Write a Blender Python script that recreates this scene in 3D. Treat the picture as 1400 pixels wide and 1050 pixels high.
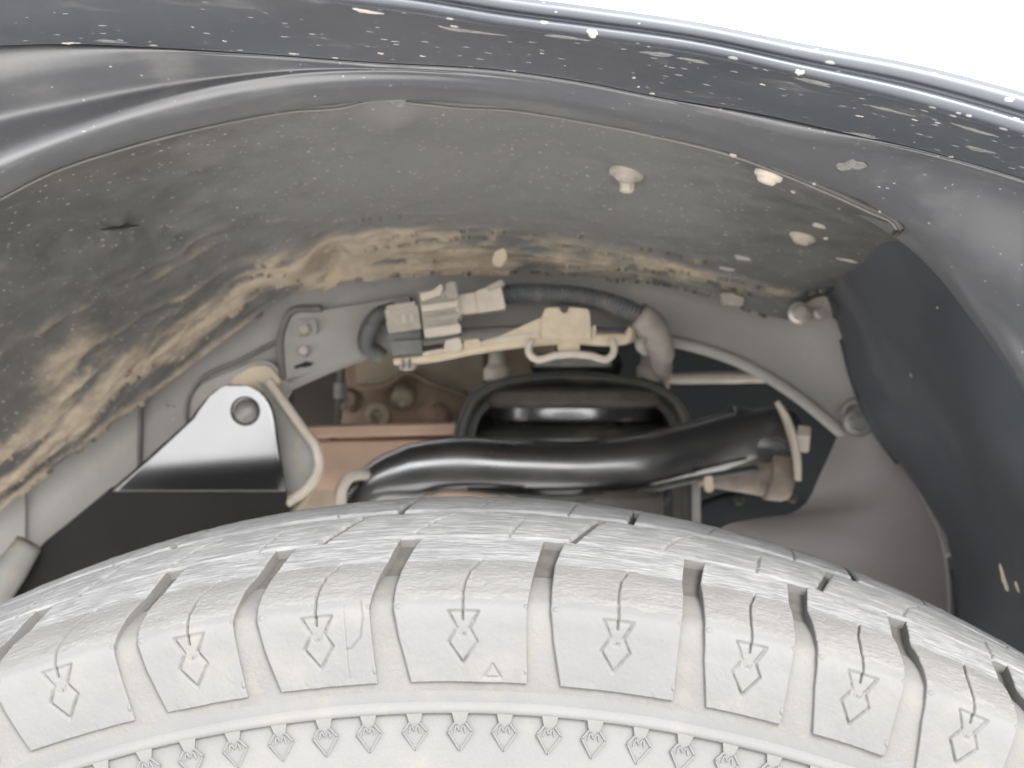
import bpy, bmesh, math, random
import numpy as np
from mathutils import Vector

random.seed(4)
R = math.radians
sc = bpy.context.scene
for o in list(bpy.data.objects):
    bpy.data.objects.remove(o)

# ------------------------------------------------------------------ camera, sky, sun, exposure
F = 1600.0                       # focal length in photo pixels (1400 wide)
K = F / 1150.0                   # depths below were first noted for a shorter lens; K rescales them
ZC = 0.805                       # camera height above the ground
cam = bpy.data.cameras.new('camera')
cam_o = bpy.data.objects.new('camera', cam)
sc.collection.objects.link(cam_o)
cam_o.location = (0, 0, ZC)
cam_o.rotation_euler = (R(90), 0, 0)
cam.sensor_width = 36
cam.lens = 36 * F / 1400
cam.clip_start = 0.01
cam.clip_end = 2000
cam.dof.use_dof = True
cam.dof.focus_distance = 0.33
cam.dof.aperture_fstop = 20
sc.camera = cam_o

SUN_EL, SUN_AZ = 38.0, 150.0     # azimuth clockwise from +Y: behind the camera, to the right
world = bpy.data.worlds.new('World')
sc.world = world
world.use_nodes = True
wt = world.node_tree
for n in list(wt.nodes):
    wt.nodes.remove(n)
wo = wt.nodes.new('ShaderNodeOutputWorld')
bg = wt.nodes.new('ShaderNodeBackground')
sky = wt.nodes.new('ShaderNodeTexSky')
sky.sky_type = 'NISHITA'
sky.sun_disc = False
sky.sun_elevation = R(SUN_EL)
sky.sun_rotation = R(SUN_AZ)
sky.dust_density = 3.0
tc = wt.nodes.new('ShaderNodeTexCoord')
cl = wt.nodes.new('ShaderNodeTexNoise')
cl.inputs['Scale'].default_value = 3.2
cl.inputs['Detail'].default_value = 6
cr = wt.nodes.new('ShaderNodeValToRGB')
cr.color_ramp.elements[0].position = 0.30
cr.color_ramp.elements[1].position = 0.55
cr.color_ramp.elements[0].color = (0.35, 0.35, 0.35, 1)
cr.color_ramp.elements[1].color = (1, 1, 1, 1)
mx = wt.nodes.new('ShaderNodeMix')
mx.data_type = 'RGBA'
mx.inputs[7].default_value = (10.5, 10.6, 10.8, 1)      # thin bright cloud
wt.links.new(tc.outputs['Generated'], cl.inputs['Vector'])
wt.links.new(cl.outputs['Fac'], cr.inputs['Fac'])
wt.links.new(cr.outputs['Color'], mx.inputs[0])
wt.links.new(sky.outputs['Color'], mx.inputs[6])
wt.links.new(mx.outputs[2], bg.inputs['Color'])
bg.inputs['Strength'].default_value = 0.1
wt.links.new(bg.outputs['Background'], wo.inputs['Surface'])

sun = bpy.data.lights.new('sun', 'SUN')
sun.energy = 1.4
sun.angle = R(25)
sun.color = (1.0, 0.965, 0.92)
sun_o = bpy.data.objects.new('sun', sun)
sc.collection.objects.link(sun_o)
_d = Vector((math.sin(R(SUN_AZ)) * math.cos(R(SUN_EL)), math.cos(R(SUN_AZ)) * math.cos(R(SUN_EL)), math.sin(R(SUN_EL))))
sun_o.rotation_euler = _d.to_track_quat('Z', 'Y').to_euler()
sun_o.location = _d * 5

sc.view_settings.view_transform = 'Standard'
sc.view_settings.look = 'None'
sc.view_settings.exposure = 3.05
sc.view_settings.gamma = 1.0
sc.render.engine = 'CYCLES'
sc.cycles.max_bounces = 10
sc.cycles.diffuse_bounces = 6

# ------------------------------------------------------------------ numeric helpers
def P(px, py, d):
    """A point d metres in front of the camera that was measured at photo pixel (px, py)."""
    d = d * K
    return np.array(((px - 700.0) / F * d, d, ZC - (py - 525.0) / F * d))

def vnoise(x, y, seed=0):
    xi = np.floor(x).astype(np.int64); yi = np.floor(y).astype(np.int64)
    fx = x - xi; fy = y - yi
    fx = fx * fx * (3 - 2 * fx); fy = fy * fy * (3 - 2 * fy)
    def h(a, b):
        n = (a * 374761393 + b * 668265263 + seed * 974634777) & 0x7fffffff
        n = ((n ^ (n >> 13)) * 1274126177) & 0x7fffffff
        n = ((n ^ (n >> 16)) * 668265263) & 0x7fffffff
        return (n & 0xffff) / 65535.0
    a = h(xi, yi); b = h(xi + 1, yi); c = h(xi, yi + 1); e = h(xi + 1, yi + 1)
    return (a * (1 - fx) + b * fx) * (1 - fy) + (c * (1 - fx) + e * fx) * fy

def fbm(x, y, seed=0, oct=4):
    s = 0; a = 0.5; t = 0
    for i in range(oct):
        s = s + a * vnoise(x, y, seed + i * 17); t += a
        x = x * 2.03 + 3.1; y = y * 2.03 + 1.7; a *= 0.5
    return s / t

def hermite(xk, yk, x):
    xk = np.asarray(xk, float); yk = np.asarray(yk, float); x = np.asarray(x, float)
    dk = np.diff(yk) / np.diff(xk)
    m = np.zeros_like(yk)
    m[0], m[-1] = dk[0], dk[-1]
    h = np.diff(xk)
    m[1:-1] = (dk[:-1] * h[1:] + dk[1:] * h[:-1]) / (h[:-1] + h[1:])
    i = np.clip(np.searchsorted(xk, x) - 1, 0, len(xk) - 2)
    t = (x - xk[i]) / h[i]
    tt = np.clip(t, 0, 1)
    y = ((2*tt**3 - 3*tt**2 + 1) * yk[i] + (tt**3 - 2*tt**2 + tt) * h[i] * m[i]
         + (-2*tt**3 + 3*tt**2) * yk[i+1] + (tt**3 - tt**2) * h[i] * m[i+1])
    lo = x < xk[0]; hi = x > xk[-1]
    y = np.where(lo, yk[0] + m[0] * (x - xk[0]) + 0.00022 * (x - xk[0])**2, y)
    y = np.where(hi, yk[-1] + m[-1] * (x - xk[-1]) + 0.00022 * (x - xk[-1])**2, y)
    return y

def arch(pts, d, xs):
    """arch-like curve sampled at given pixel columns, turned into world points at depth d"""
    a = np.array(pts, float)
    y = hermite(a[:, 0], a[:, 1], xs)
    d = np.interp(xs, [q[0] for q in d], [q[1] for q in d]) if isinstance(d, list) else np.full(len(xs), d)
    d = d * K
    return np.stack([(xs - 700) / F * d, d, ZC - (y - 525) / F * d], 1)

def chord(pts, d, n):
    a = np.array(pts, float)
    t = np.concatenate([[0], np.cumsum(np.hypot(*np.diff(a, axis=0).T))]); t /= t[-1]
    u = np.linspace(0, 1, n)
    x = hermite(t, a[:, 0], u); y = hermite(t, a[:, 1], u)
    if isinstance(d, (list, tuple)):
        d = hermite(np.linspace(0, 1, len(d)), d, u)
    else:
        d = np.full(n, d)
    d = d * K
    return np.stack([(x - 700) / F * d, d, ZC - (y - 525) / F * d], 1)

def across(curves, n):
    """catmull-rom through a stack of curves -> grid (rows, cols, 3)"""
    C = np.array(curves)
    K = len(C); rows = []
    for k in range(K - 1):
        p0 = C[max(k-1, 0)]; p1 = C[k]; p2 = C[k+1]; p3 = C[min(k+2, K-1)]
        for j in range(n if k < K - 2 else n + 1):
            t = j / n
            rows.append(0.5 * (2*p1 + (p2-p0)*t + (2*p0-5*p1+4*p2-p3)*t*t + (3*p1-p0-3*p2+p3)*t**3))
    return np.array(rows)

def grid_normals(G):
    du = np.gradient(G, axis=1); dv = np.gradient(G, axis=0)
    N = np.cross(du, dv)
    N /= np.linalg.norm(N, axis=2, keepdims=True) + 1e-12
    # towards the camera
    s = np.sign(np.sum(N * (np.array((0, 0, ZC)) - G), axis=2, keepdims=True))
    return N * s

# ------------------------------------------------------------------ objects
def thing(name, label, cat, loc=(0, 0, 0), group=None):
    o = bpy.data.objects.new(name, None)
    o.empty_display_size = 0.02
    sc.collection.objects.link(o)
    o.location = loc
    o['label'] = label; o['category'] = cat
    if group: o['group'] = group
    return o

def rootloc(p):
    while p is not None and p.parent is not None:
        p = p.parent
    return np.array(p.location) if p is not None else np.zeros(3)

def mesh_np(name, V, faces, mats, smooth=True, fm=None):
    me = bpy.data.meshes.new(name)
    if isinstance(faces, np.ndarray):
        n, k = faces.shape
        me.vertices.add(len(V)); me.vertices.foreach_set('co', np.asarray(V, np.float32).ravel())
        me.loops.add(n * k); me.loops.foreach_set('vertex_index', faces.astype(np.int32).ravel())
        me.polygons.add(n)
        me.polygons.foreach_set('loop_start', np.arange(0, n * k, k, dtype=np.int32))
        me.polygons.foreach_set('loop_total', np.full(n, k, np.int32))
        me.update(calc_edges=True)
    else:
        me.from_pydata([tuple(v) for v in V], [], [tuple(f) for f in faces])
        me.update()
    for m in (mats if isinstance(mats, (list, tuple)) else [mats]):
        me.materials.append(m)
    if fm is not None:
        me.polygons.foreach_set('material_index', np.asarray(fm, np.int32))
    me.polygons.foreach_set('use_smooth', np.full(len(me.polygons), bool(smooth)))
    me.update()
    return me

def link(name, me, parent=None):
    o = bpy.data.objects.new(name, me)
    sc.collection.objects.link(o)
    if parent is not None: o.parent = parent
    return o

def obj(name, V, faces, mat, parent=None, smooth=True, fm=None):
    V = np.asarray(V, float) - rootloc(parent)
    return link(name, mesh_np(name, V, faces, mat, smooth, fm), parent)

def grid_faces(nv, nu):
    i = np.arange(nv * nu).reshape(nv, nu)
    return np.stack([i[:-1, :-1], i[:-1, 1:], i[1:, 1:], i[1:, :-1]], -1).reshape(-1, 4)

def grid_obj(name, G, mat, parent, thick=0.002, attr=None, tone=None):
    """a sheet with real thickness behind the face seen from the wheel side"""
    nv, nu = G.shape[:2]
    N = grid_normals(G)
    B = G - N * thick
    n = nv * nu
    f = grid_faces(nv, nu)
    # make faces wind towards N
    a = G.reshape(-1, 3)
    q = f[len(f) // 2]
    nn = np.cross(a[q[1]] - a[q[0]], a[q[2]] - a[q[0]])
    if np.dot(nn, N.reshape(-1, 3)[q[0]]) < 0: f = f[:, ::-1]
    i = np.arange(n).reshape(nv, nu)
    ring = np.concatenate([i[0, :], i[1:, -1], i[-1, -2::-1], i[-2:0:-1, 0]])
    r2 = np.roll(ring, -1)
    side = np.stack([ring, r2, r2 + n, ring + n], 1)
    faces = np.concatenate([f, f[:, ::-1] + n, side])
    o = obj(name, np.concatenate([a, B.reshape(-1, 3)]), faces, mat, parent)
    if attr is not None:
        at = o.data.attributes.new('mud', 'FLOAT', 'POINT')
        v = attr.reshape(-1)
        at.data.foreach_set('value', np.concatenate([v, v]).astype(np.float32))
    if tone is not None:
        at = o.data.attributes.new('film', 'FLOAT', 'POINT')
        v = tone.reshape(-1)
        at.data.foreach_set('value', np.concatenate([v, v]).astype(np.float32))
    return o

def tube_mesh(path, rad, seg=14, closed_ends=True, squash=None):
    """path Nx3; rad scalar, list, or list of (ra, rb): half-size up/down and front/back"""
    path = np.asarray(path, float); n = len(path)
    T = np.gradient(path, axis=0); T /= np.linalg.norm(T, axis=1, keepdims=True) + 1e-12
    rad = [rad] * n if np.isscalar(rad) else list(rad)
    V = []
    up = np.array((0, 1.0, 0))
    if abs(np.dot(T[0], up)) > 0.9: up = np.array((0, 0, 1.0))
    for k in range(n):
        a = up - T[k] * np.dot(up, T[k]); a /= np.linalg.norm(a) + 1e-12
        up = a
        b = np.cross(T[k], a)
        ra, rb = rad[k] if isinstance(rad[k], (tuple, list, np.ndarray)) else (rad[k], rad[k])
        for j in range(seg):
            t = 2 * math.pi * j / seg
            c, s = math.cos(t), math.sin(t)
            if squash:
                c = math.copysign(abs(c) ** squash, c); s = math.copysign(abs(s) ** squash, s)
            V.append(path[k] + b * ra * s + a * rb * c)
    Fc = []
    for k in range(n - 1):
        for j in range(seg):
            j2 = (j + 1) % seg
            Fc.append((k*seg + j, k*seg + j2, (k+1)*seg + j2, (k+1)*seg + j))
    if closed_ends:
        Fc.append(tuple(range(seg - 1, -1, -1)))
        Fc.append(tuple(range((n-1)*seg, n*seg)))
    return np.array(V), Fc

def smooth_path(pts, n):
    a = np.array(pts, float)
    t = np.concatenate([[0], np.cumsum(np.linalg.norm(np.diff(a, axis=0), axis=1))]); t /= t[-1]
    u = np.linspace(0, 1, n)
    return np.stack([hermite(t, a[:, i], u) for i in range(a.shape[1])], 1)

def tube(name, pts, rad, mat, parent, n=40, seg=14, squash=None):
    p = smooth_path(pts, n)
    if not np.isscalar(rad):
        r = np.array([(q if isinstance(q, (tuple, list)) else (q, q)) for q in rad], float)
        rad = [tuple(q) for q in smooth_path_like(pts, r, n)]
    V, f = tube_mesh(p, rad, seg, True, squash)
    return obj(name, V, f, mat, parent)

def smooth_path_like(pts, vals, n):
    a = np.array(pts, float)
    t = np.concatenate([[0], np.cumsum(np.linalg.norm(np.diff(a, axis=0), axis=1))]); t /= t[-1]
    u = np.linspace(0, 1, n)
    return np.stack([np.interp(u, t, vals[:, i]) for i in range(vals.shape[1])], 1)

def plate(name, poly, d, thick, mat, parent, bevel=0.0008, tilt=None, seg=2):
    """polygon measured at depth d (or per-corner depth), extruded away from the camera, bevelled"""
    bm = bmesh.new()
    loc = rootloc(parent)
    vs = []
    for i, q in enumerate(poly):
        dd = q[2] if len(q) > 2 else d
        vs.append(bm.verts.new(Vector(P(q[0], q[1], dd) - loc)))
    f = bm.faces.new(vs)
    f.normal_update()
    if f.normal.y > 0: f.normal_flip()
    nrm = f.normal.copy()
    r = bmesh.ops.extrude_face_region(bm, geom=[f])
    for e in r['geom']:
        if isinstance(e, bmesh.types.BMVert): e.co -= nrm * thick
    if bm.faces and f.is_valid:
        f.normal_flip() if f.normal.dot(nrm) < 0 else None
    bmesh.ops.recalc_face_normals(bm, faces=bm.faces)
    if bevel:
        bmesh.ops.bevel(bm, geom=[e for e in bm.edges], offset=bevel, segments=seg, profile=0.6, affect='EDGES', clamp_overlap=True)
    me = bpy.data.meshes.new(name); bm.to_mesh(me); bm.free()
    me.materials.append(mat)
    for p in me.polygons: p.use_smooth = False
    return link(name, me, parent)

def rpoly(pts, rad, n=5):
    """round the corners of a pixel polygon"""
    out = []
    m = len(pts)
    for i in range(m):
        p0 = np.array(pts[i-1][:2], float); p1 = np.array(pts[i][:2], float); p2 = np.array(pts[(i+1) % m][:2], float)
        r = pts[i][2] if len(pts[i]) > 2 else rad
        a = p0 - p1; b = p2 - p1
        la, lb = np.linalg.norm(a), np.linalg.norm(b)
        q = min(r, la * .45, lb * .45)
        if q < .5: out.append(tuple(p1)); continue
        s = p1 + a / la * q; e = p1 + b / lb * q
        for k in range(n + 1):
            t = k / n
            out.append(tuple((1-t)**2 * s + 2*t*(1-t) * p1 + t*t * e))
    return out

def lathe(name, prof, centre, axis, mat, parent, seg=48):
    """prof: (radius, height) pairs about an axis through centre"""
    ax = Vector(axis).normalized()
    u = ax.orthogonal().normalized(); w = ax.cross(u)
    V = []; Fc = []
    c = Vector(centre)
    for (r, h) in prof:
        for j in range(seg):
            t = 2 * math.pi * j / seg
            V.append(tuple(c + ax * h + (u * math.cos(t) + w * math.sin(t)) * r))
    for k in range(len(prof) - 1):
        for j in range(seg):
            j2 = (j + 1) % seg
            Fc.append((k*seg + j, k*seg + j2, (k+1)*seg + j2, (k+1)*seg + j))
    Fc.append(tuple(range(seg - 1, -1, -1))); Fc.append(tuple(range((len(prof)-1)*seg, len(prof)*seg)))
    o = obj(name, V, Fc, mat, parent)
    return o

def rprof(prof, n=4):
    """soften a lathe profile"""
    a = rpoly([(p[0]*1e5, p[1]*1e5) for p in prof], 120, n)
    return [(p[0] * 1e-5, p[1] * 1e-5) for p in a]

def hexbolt(name, c, axis, r, h, mat, parent, washer=True):
    ax = Vector(axis).normalized()
    o = lathe(name, [(r*0.2, -h*0.6), (r*1.0, -h*0.6), (r*1.0, h*0.75), (r*0.86, h), (r*0.2, h)], c, axis, mat, parent, seg=6)
    for p in o.data.polygons: p.use_smooth = False
    if washer:
        w = lathe('washer', [(r*0.3, -h*0.4), (r*1.5, -h*0.4), (r*1.5, h*0.12), (r*1.4, h*0.2), (r*0.3, h*0.2)], c, axis, mat, o, seg=24)
    return o

def blob(name, c, nrm, a, b, h, mat, parent, seed=0, tx=(1, 0, 0)):
    """a low uneven lump of dried mud lying on a surface"""
    n = Vector(nrm).normalized()
    x = Vector(tx); x = (x - n * x.dot(n)).normalized(); y = n.cross(x)
    V = []; Fc = []
    rings, seg = 5, 22
    rs = np.random.RandomState(seed)
    ph = rs.rand(6) * 6.28
    for k in range(rings + 1):
        f = k / rings
        for j in range(seg):
            t = 2 * math.pi * j / seg
            w = 1 + .22 * math.sin(2*t + ph[0]) + .16 * math.sin(3*t + ph[1]) + .12 * math.sin(5*t + ph[2]) + .08 * math.sin(8*t + ph[3])
            hh = h * math.sqrt(max(0, 1 - f * f)) * (1 + .5 * (rs.rand() - .5)) - (h * .6 if k == rings else 0)
            V.append(tuple(Vector(c) + x * (a * f * w * math.cos(t)) + y * (b * f * w * math.sin(t)) + n * hh))
    for k in range(rings):
        for j in range(seg):
            j2 = (j + 1) % seg
            Fc.append((k*seg + j, (k+1)*seg + j, (k+1)*seg + j2, k*seg + j2))
    Fc.append(tuple(range(rings*seg, (rings+1)*seg))[::-1])
    return obj(name, V, Fc, mat, parent)

# ------------------------------------------------------------------ materials
def material(name, col, col2=None, scale=30, rough=0.6, rough2=None, metal=0.0, bump=0.15, bscale=400, bdist=0.001,
             spec=0.5, ior=1.5, coat=0.0, coat_rough=0.12, dust=None, dust_scale=60, dust_lo=0.5, dust_hi=0.7, dust_max=0.8,
             specks=None, speck_scale=300, speck_size=0.18, mud=None, tone=None, stretch=(1, 1, 1), detail=5):
    m = bpy.data.materials.new(name); m.use_nodes = True
    t = m.node_tree; L = t.links.new
    b = t.nodes['Principled BSDF']
    b.inputs['Metallic'].default_value = metal
    b.inputs['Specular IOR Level'].default_value = spec
    b.inputs['Coat Weight'].default_value = coat
    b.inputs['Coat Roughness'].default_value = coat_rough
    b.inputs['IOR'].default_value = ior
    tcn = t.nodes.new('ShaderNodeTexCoord'); mp = t.nodes.new('ShaderNodeMapping')
    mp.inputs['Scale'].default_value = stretch
    L(tcn.outputs['Object'], mp.inputs['Vector'])
    def noise(s, det=detail, r=0.6):
        n = t.nodes.new('ShaderNodeTexNoise'); n.inputs['Scale'].default_value = s
        n.inputs['Detail'].default_value = det; n.inputs['Roughness'].default_value = r
        L(mp.outputs['Vector'], n.inputs['Vector']); return n.outputs['Fac']
    def ramp(src, lo, hi, a=0.0, c=1.0):
        r = t.nodes.new('ShaderNodeMapRange'); r.inputs['From Min'].default_value = lo; r.inputs['From Max'].default_value = hi
        r.inputs['To Min'].default_value = a; r.inputs['To Max'].default_value = c
        r.interpolation_type = 'SMOOTHSTEP'
        L(src, r.inputs['Value']); return r.outputs['Result']
    def mixc(f, a, c):
        x = t.nodes.new('ShaderNodeMix'); x.data_type = 'RGBA'
        L(f, x.inputs[0])
        for s, v in ((6, a), (7, c)):
            if isinstance(v, tuple): x.inputs[s].default_value = (*v, 1)
            else: L(v, x.inputs[s])
        return x.outputs[2]
    def mixf(f, a, c):
        x = t.nodes.new('ShaderNodeMix'); x.data_type = 'FLOAT'
        L(f, x.inputs[0])
        for s, v in ((2, a), (3, c)):
            if isinstance(v, (int, float)): x.inputs[s].default_value = v
            else: L(v, x.inputs[s])
        return x.outputs[0]
    base = noise(scale)
    c = mixc(ramp(base, 0.32, 0.68), col, col2 if col2 else tuple(x * 0.75 for x in col))
    r = mixf(ramp(base, 0.3, 0.7), rough, rough if rough2 is None else rough2)
    if dust:
        f = ramp(noise(dust_scale, 8, 0.68), dust_lo, dust_hi, 0, dust_max)
        c = mixc(f, c, dust); r = mixf(f, r, 0.9)
    if tone:
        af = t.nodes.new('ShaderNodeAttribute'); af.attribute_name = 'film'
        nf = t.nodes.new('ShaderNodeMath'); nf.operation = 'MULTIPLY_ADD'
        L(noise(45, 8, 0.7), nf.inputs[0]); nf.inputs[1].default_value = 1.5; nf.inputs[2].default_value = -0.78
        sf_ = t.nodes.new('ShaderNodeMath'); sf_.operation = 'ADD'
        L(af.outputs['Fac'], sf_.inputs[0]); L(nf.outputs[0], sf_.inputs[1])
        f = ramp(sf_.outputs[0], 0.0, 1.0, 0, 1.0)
        c = mixc(f, c, tone); r = mixf(f, r, 0.9)
    if mud:
        at = t.nodes.new('ShaderNodeAttribute'); at.attribute_name = 'mud'
        ad = t.nodes.new('ShaderNodeMath'); ad.operation = 'ADD'
        nz = t.nodes.new('ShaderNodeMath'); nz.operation = 'MULTIPLY_ADD'
        L(noise(160, 8, 0.7), nz.inputs[0]); nz.inputs[1].default_value = 0.9; nz.inputs[2].default_value = -0.45
        L(at.outputs['Fac'], ad.inputs[0]); L(nz.outputs[0], ad.inputs[1])
        f = ramp(ad.outputs[0], 0.15, 1.0, 0, 0.85)
        mc = mixc(ramp(noise(90), .35, .65), mud, tuple(x * .72 for x in mud))
        c = mixc(f, c, mc); r = mixf(f, r, 0.95)
    if specks:
        v = t.nodes.new('ShaderNodeTexVoronoi'); v.inputs['Scale'].default_value = speck_scale
        L(mp.outputs['Vector'], v.inputs['Vector'])
        sp = t.nodes.new('ShaderNodeSeparateColor'); L(v.outputs['Color'], sp.inputs['Color'])
        sz = t.nodes.new('ShaderNodeMath'); sz.operation = 'POWER'; L(sp.outputs['Red'], sz.inputs[0]); sz.inputs[1].default_value = 14.0
        s2 = t.nodes.new('ShaderNodeMath'); s2.operation = 'MULTIPLY'; L(sz.outputs[0], s2.inputs[0]); s2.inputs[1].default_value = speck_size * 2.6
        sb = t.nodes.new('ShaderNodeMath'); sb.operation = 'SUBTRACT'; L(s2.outputs[0], sb.inputs[0]); L(v.outputs['Distance'], sb.inputs[1])
        f = ramp(sb.outputs[0], 0.0, 0.06, 0, 0.9)
        c = mixc(f, c, specks); r = mixf(f, r, 0.9)
    L(c, b.inputs['Base Color']); L(r, b.inputs['Roughness'])
    if bump:
        bp = t.nodes.new('ShaderNodeBump'); bp.inputs['Strength'].default_value = bump; bp.inputs['Distance'].default_value = bdist
        L(noise(bscale, 6, 0.65), bp.inputs['Height']); L(bp.outputs['Normal'], b.inputs['Normal'])
    return m

DUST = (0.40, 0.36, 0.31)
TAN = (0.34, 0.26, 0.175)
M = {}
M['sidewall'] = material('dusty_rubber', (0.080, 0.080, 0.0793), (0.073, 0.073, 0.0722), 25, 0.85, bump=0.25, bscale=900, bdist=0.0006, spec=0.3,
                         dust=(0.094, 0.089, 0.081), dust_scale=55, dust_lo=.5, dust_hi=.75, dust_max=.8)
M['shoulder'] = material('scuffed_rubber', (0.098, 0.0965, 0.094), (0.084, 0.0825, 0.080), 120, 0.9, bump=0.6, bscale=700, bdist=0.0012, spec=0.3, stretch=(.5, 1, 1))
M['tread'] = material('worn_tread_rubber', (0.128, 0.129, 0.130), (0.088, 0.089, 0.090), 300, 0.9, bump=0.5, bscale=650, bdist=0.0012, spec=0.15, stretch=(.22, 1, 1))
M['groove'] = material('groove_rubber', (0.082, 0.081, 0.079), (0.070, 0.0688, 0.067), 60, 0.9, bump=0.35, bscale=900, bdist=0.0008, spec=0.3,
                       dust=(0.088, 0.084, 0.077), dust_scale=120, dust_lo=.45, dust_hi=.65)
M['notch'] = material('notch_rubber', (0.045, 0.044, 0.041), (0.060, 0.057, 0.052), 150, 0.9, bump=0.4, bscale=900, bdist=0.0008, spec=0.2)
M['paint'] = material('dark_blue_paint', (0.043, 0.046, 0.055), (0.056, 0.059, 0.067), 20, 0.36, 0.46, bump=0.06, bscale=900, bdist=0.0004, ior=1.42, coat=.12, coat_rough=.3,
                      dust=(0.15, 0.15, 0.152), dust_scale=45, dust_lo=.54, dust_hi=.78, dust_max=.6,
                      specks=(0.26, 0.255, 0.25), speck_scale=650, speck_size=.2, stretch=(.55, 1, 1))
M['liner_outer'] = material('semi_gloss_liner_plastic', (0.034, 0.036, 0.042), (0.046, 0.047, 0.052), 18, 0.50, 0.58, ior=1.7, bump=0.12, bscale=1200, bdist=0.0004,
                            spec=.9, dust=(0.17, 0.16, 0.148), dust_scale=26, dust_lo=.5, dust_hi=.8, dust_max=.4,
                            specks=(0.26, 0.25, 0.24), speck_scale=650, speck_size=.13)
M['liner'] = material('dusty_liner_plastic', (0.040, 0.038, 0.035), (0.058, 0.054, 0.049), 22, 0.55, 0.7, bump=0.35, bscale=600, bdist=0.0008,
                      dust=(0.15, 0.142, 0.13), dust_scale=38, dust_lo=.5, dust_hi=.8, dust_max=.5, tone=(0.122, 0.119, 0.115),
                      specks=(0.27, 0.255, 0.235), speck_scale=620, speck_size=.2, mud=(0.36, 0.295, 0.215))
M['liner_dark'] = material('dark_liner_plastic', (0.023, 0.026, 0.032), (0.031, 0.035, 0.042), 12, 0.5, 0.6, bump=0.1, bscale=900, bdist=0.0004,
                           dust=(0.11, 0.105, 0.105), dust_scale=16, dust_lo=.5, dust_hi=.8, dust_max=.4)
M['apron'] = material('grey_painted_steel', (0.235, 0.224, 0.207), (0.205, 0.195, 0.18), 14, 0.5, 0.62, bump=0.06, bscale=500, bdist=0.0005,
                      dust=(0.29, 0.26, 0.215), dust_scale=22, dust_lo=.5, dust_hi=.8, dust_max=.6)
M['apron_dark'] = material('seam_sealer', (0.13, 0.125, 0.115), None, 40, 0.8, bump=.1)
M['shield'] = material('grey_plastic_shield', (0.15, 0.136, 0.128), (0.13, 0.118, 0.112), 10, 0.45, 0.55, bump=0.06, bscale=600, bdist=0.0004, dust=(.21, .185, .165), dust_scale=14, dust_lo=.5, dust_hi=.8, dust_max=.5)
M['bracket'] = material('glossy_coated_steel', (0.17, 0.172, 0.176), (0.155, 0.157, 0.161), 20, 0.22, 0.2, metal=1.0, bump=0.03, bscale=300, bdist=0.0004)
M['gloss_black'] = material('gloss_black_coating', (0.006, 0.006, 0.006), (0.010, 0.0095, 0.009), 30, 0.5, 0.65, spec=.2, bump=.08, bscale=250, dust=(.04, .038, .034), dust_scale=45, dust_lo=.62, dust_hi=.85, dust_max=.5)  # black that stands in for the dark reflection on the bracket
M['flange_grey'] = material('pale_grey_flange', (0.24, 0.235, 0.22), (0.20, 0.195, 0.18), 40, 0.6, bump=.08, dust=(.34, .28, .19), dust_scale=60)
M['tan'] = material('dust_coated_metal', (0.47, 0.395, 0.295), (0.41, 0.34, 0.245), 60, 0.8, bump=0.25, bscale=500, bdist=0.0006, dust=(.50, .43, .33), dust_scale=90)
M['tan_pale'] = material('pale_dusty_plastic', (0.44, 0.39, 0.33), (0.37, 0.325, 0.27), 60, 0.75, bump=0.2, bscale=500, bdist=0.0006)
M['conn_grey'] = material('dusty_connector_plastic', (0.24, 0.215, 0.185), (0.30, 0.265, 0.225), 70, 0.7, bump=0.2, bscale=500, bdist=0.0005, dust=(.38, .33, .27), dust_scale=120)
M['clip_dark'] = material('grey_green_clip_plastic', (0.075, 0.078, 0.072), (0.11, 0.108, 0.098), 60, 0.6, bump=0.1, dust=(.25, .22, .18), dust_scale=90, dust_max=.5)
M['conduit'] = material('corrugated_conduit', (0.075, 0.08, 0.085), (0.10, 0.10, 0.10), 60, 0.45, bump=0.05, dust=(.25, .22, .19), dust_scale=60, dust_max=.45)
M['tape'] = material('dusty_wrap_tape', (0.20, 0.175, 0.155), (0.26, 0.23, 0.20), 60, 0.65, bump=0.15, bscale=300)
M['arm'] = material('gloss_black_arm', (0.012, 0.012, 0.013), (0.02, 0.019, 0.018), 30, 0.26, 0.36, bump=0.05, bscale=220, bdist=0.0005, ior=1.6, coat=0.6, spec=1.0,
                    dust=(.12, .105, .085), dust_scale=40, dust_lo=.6, dust_hi=.85, dust_max=.35)
M['tower'] = material('black_tower_steel', (0.022, 0.024, 0.021), (0.032, 0.032, 0.028), 30, 0.42, 0.55, bump=0.08, bscale=300,
                      dust=(.16, .135, .10), dust_scale=40, dust_lo=.5, dust_hi=.8, dust_max=.5)
M['seat_brown'] = material('dusty_rubber_seat', (0.085, 0.073, 0.06), (0.055, 0.049, 0.043), 50, 0.75, bump=0.2, bscale=300)
M['seat_gloss'] = material('gloss_black_cup', (0.012, 0.012, 0.013), (0.018, 0.017, 0.016), 30, 0.24, 0.30, bump=0.03, ior=1.7, coat=.7, spec=1.0)
M['rust'] = material('red_brown_primer', (0.36, 0.245, 0.18), (0.31, 0.20, 0.145), 24, 0.7, bump=0.15, bscale=300, dust=(.40, .31, .24), dust_scale=28, dust_lo=.45, dust_hi=.75, dust_max=.7)
M['brown'] = material('rusty_casting', (0.30, 0.225, 0.165), (0.24, 0.17, 0.125), 30, 0.8, bump=0.3, bscale=250)
M['brown_pale'] = material('dusty_casting_boss', (0.38, 0.315, 0.235), (0.31, 0.25, 0.18), 40, 0.8, bump=0.25, bscale=300)
M['brass'] = material('dusty_bushing', (0.20, 0.155, 0.115), (0.12, 0.095, 0.078), 60, 0.6, bump=0.2, bscale=300)
M['bay'] = material('dark_bay_panel', (0.0055, 0.0075, 0.0095), (0.008, 0.010, 0.0115), 12, 0.8, bump=0.05)
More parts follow.
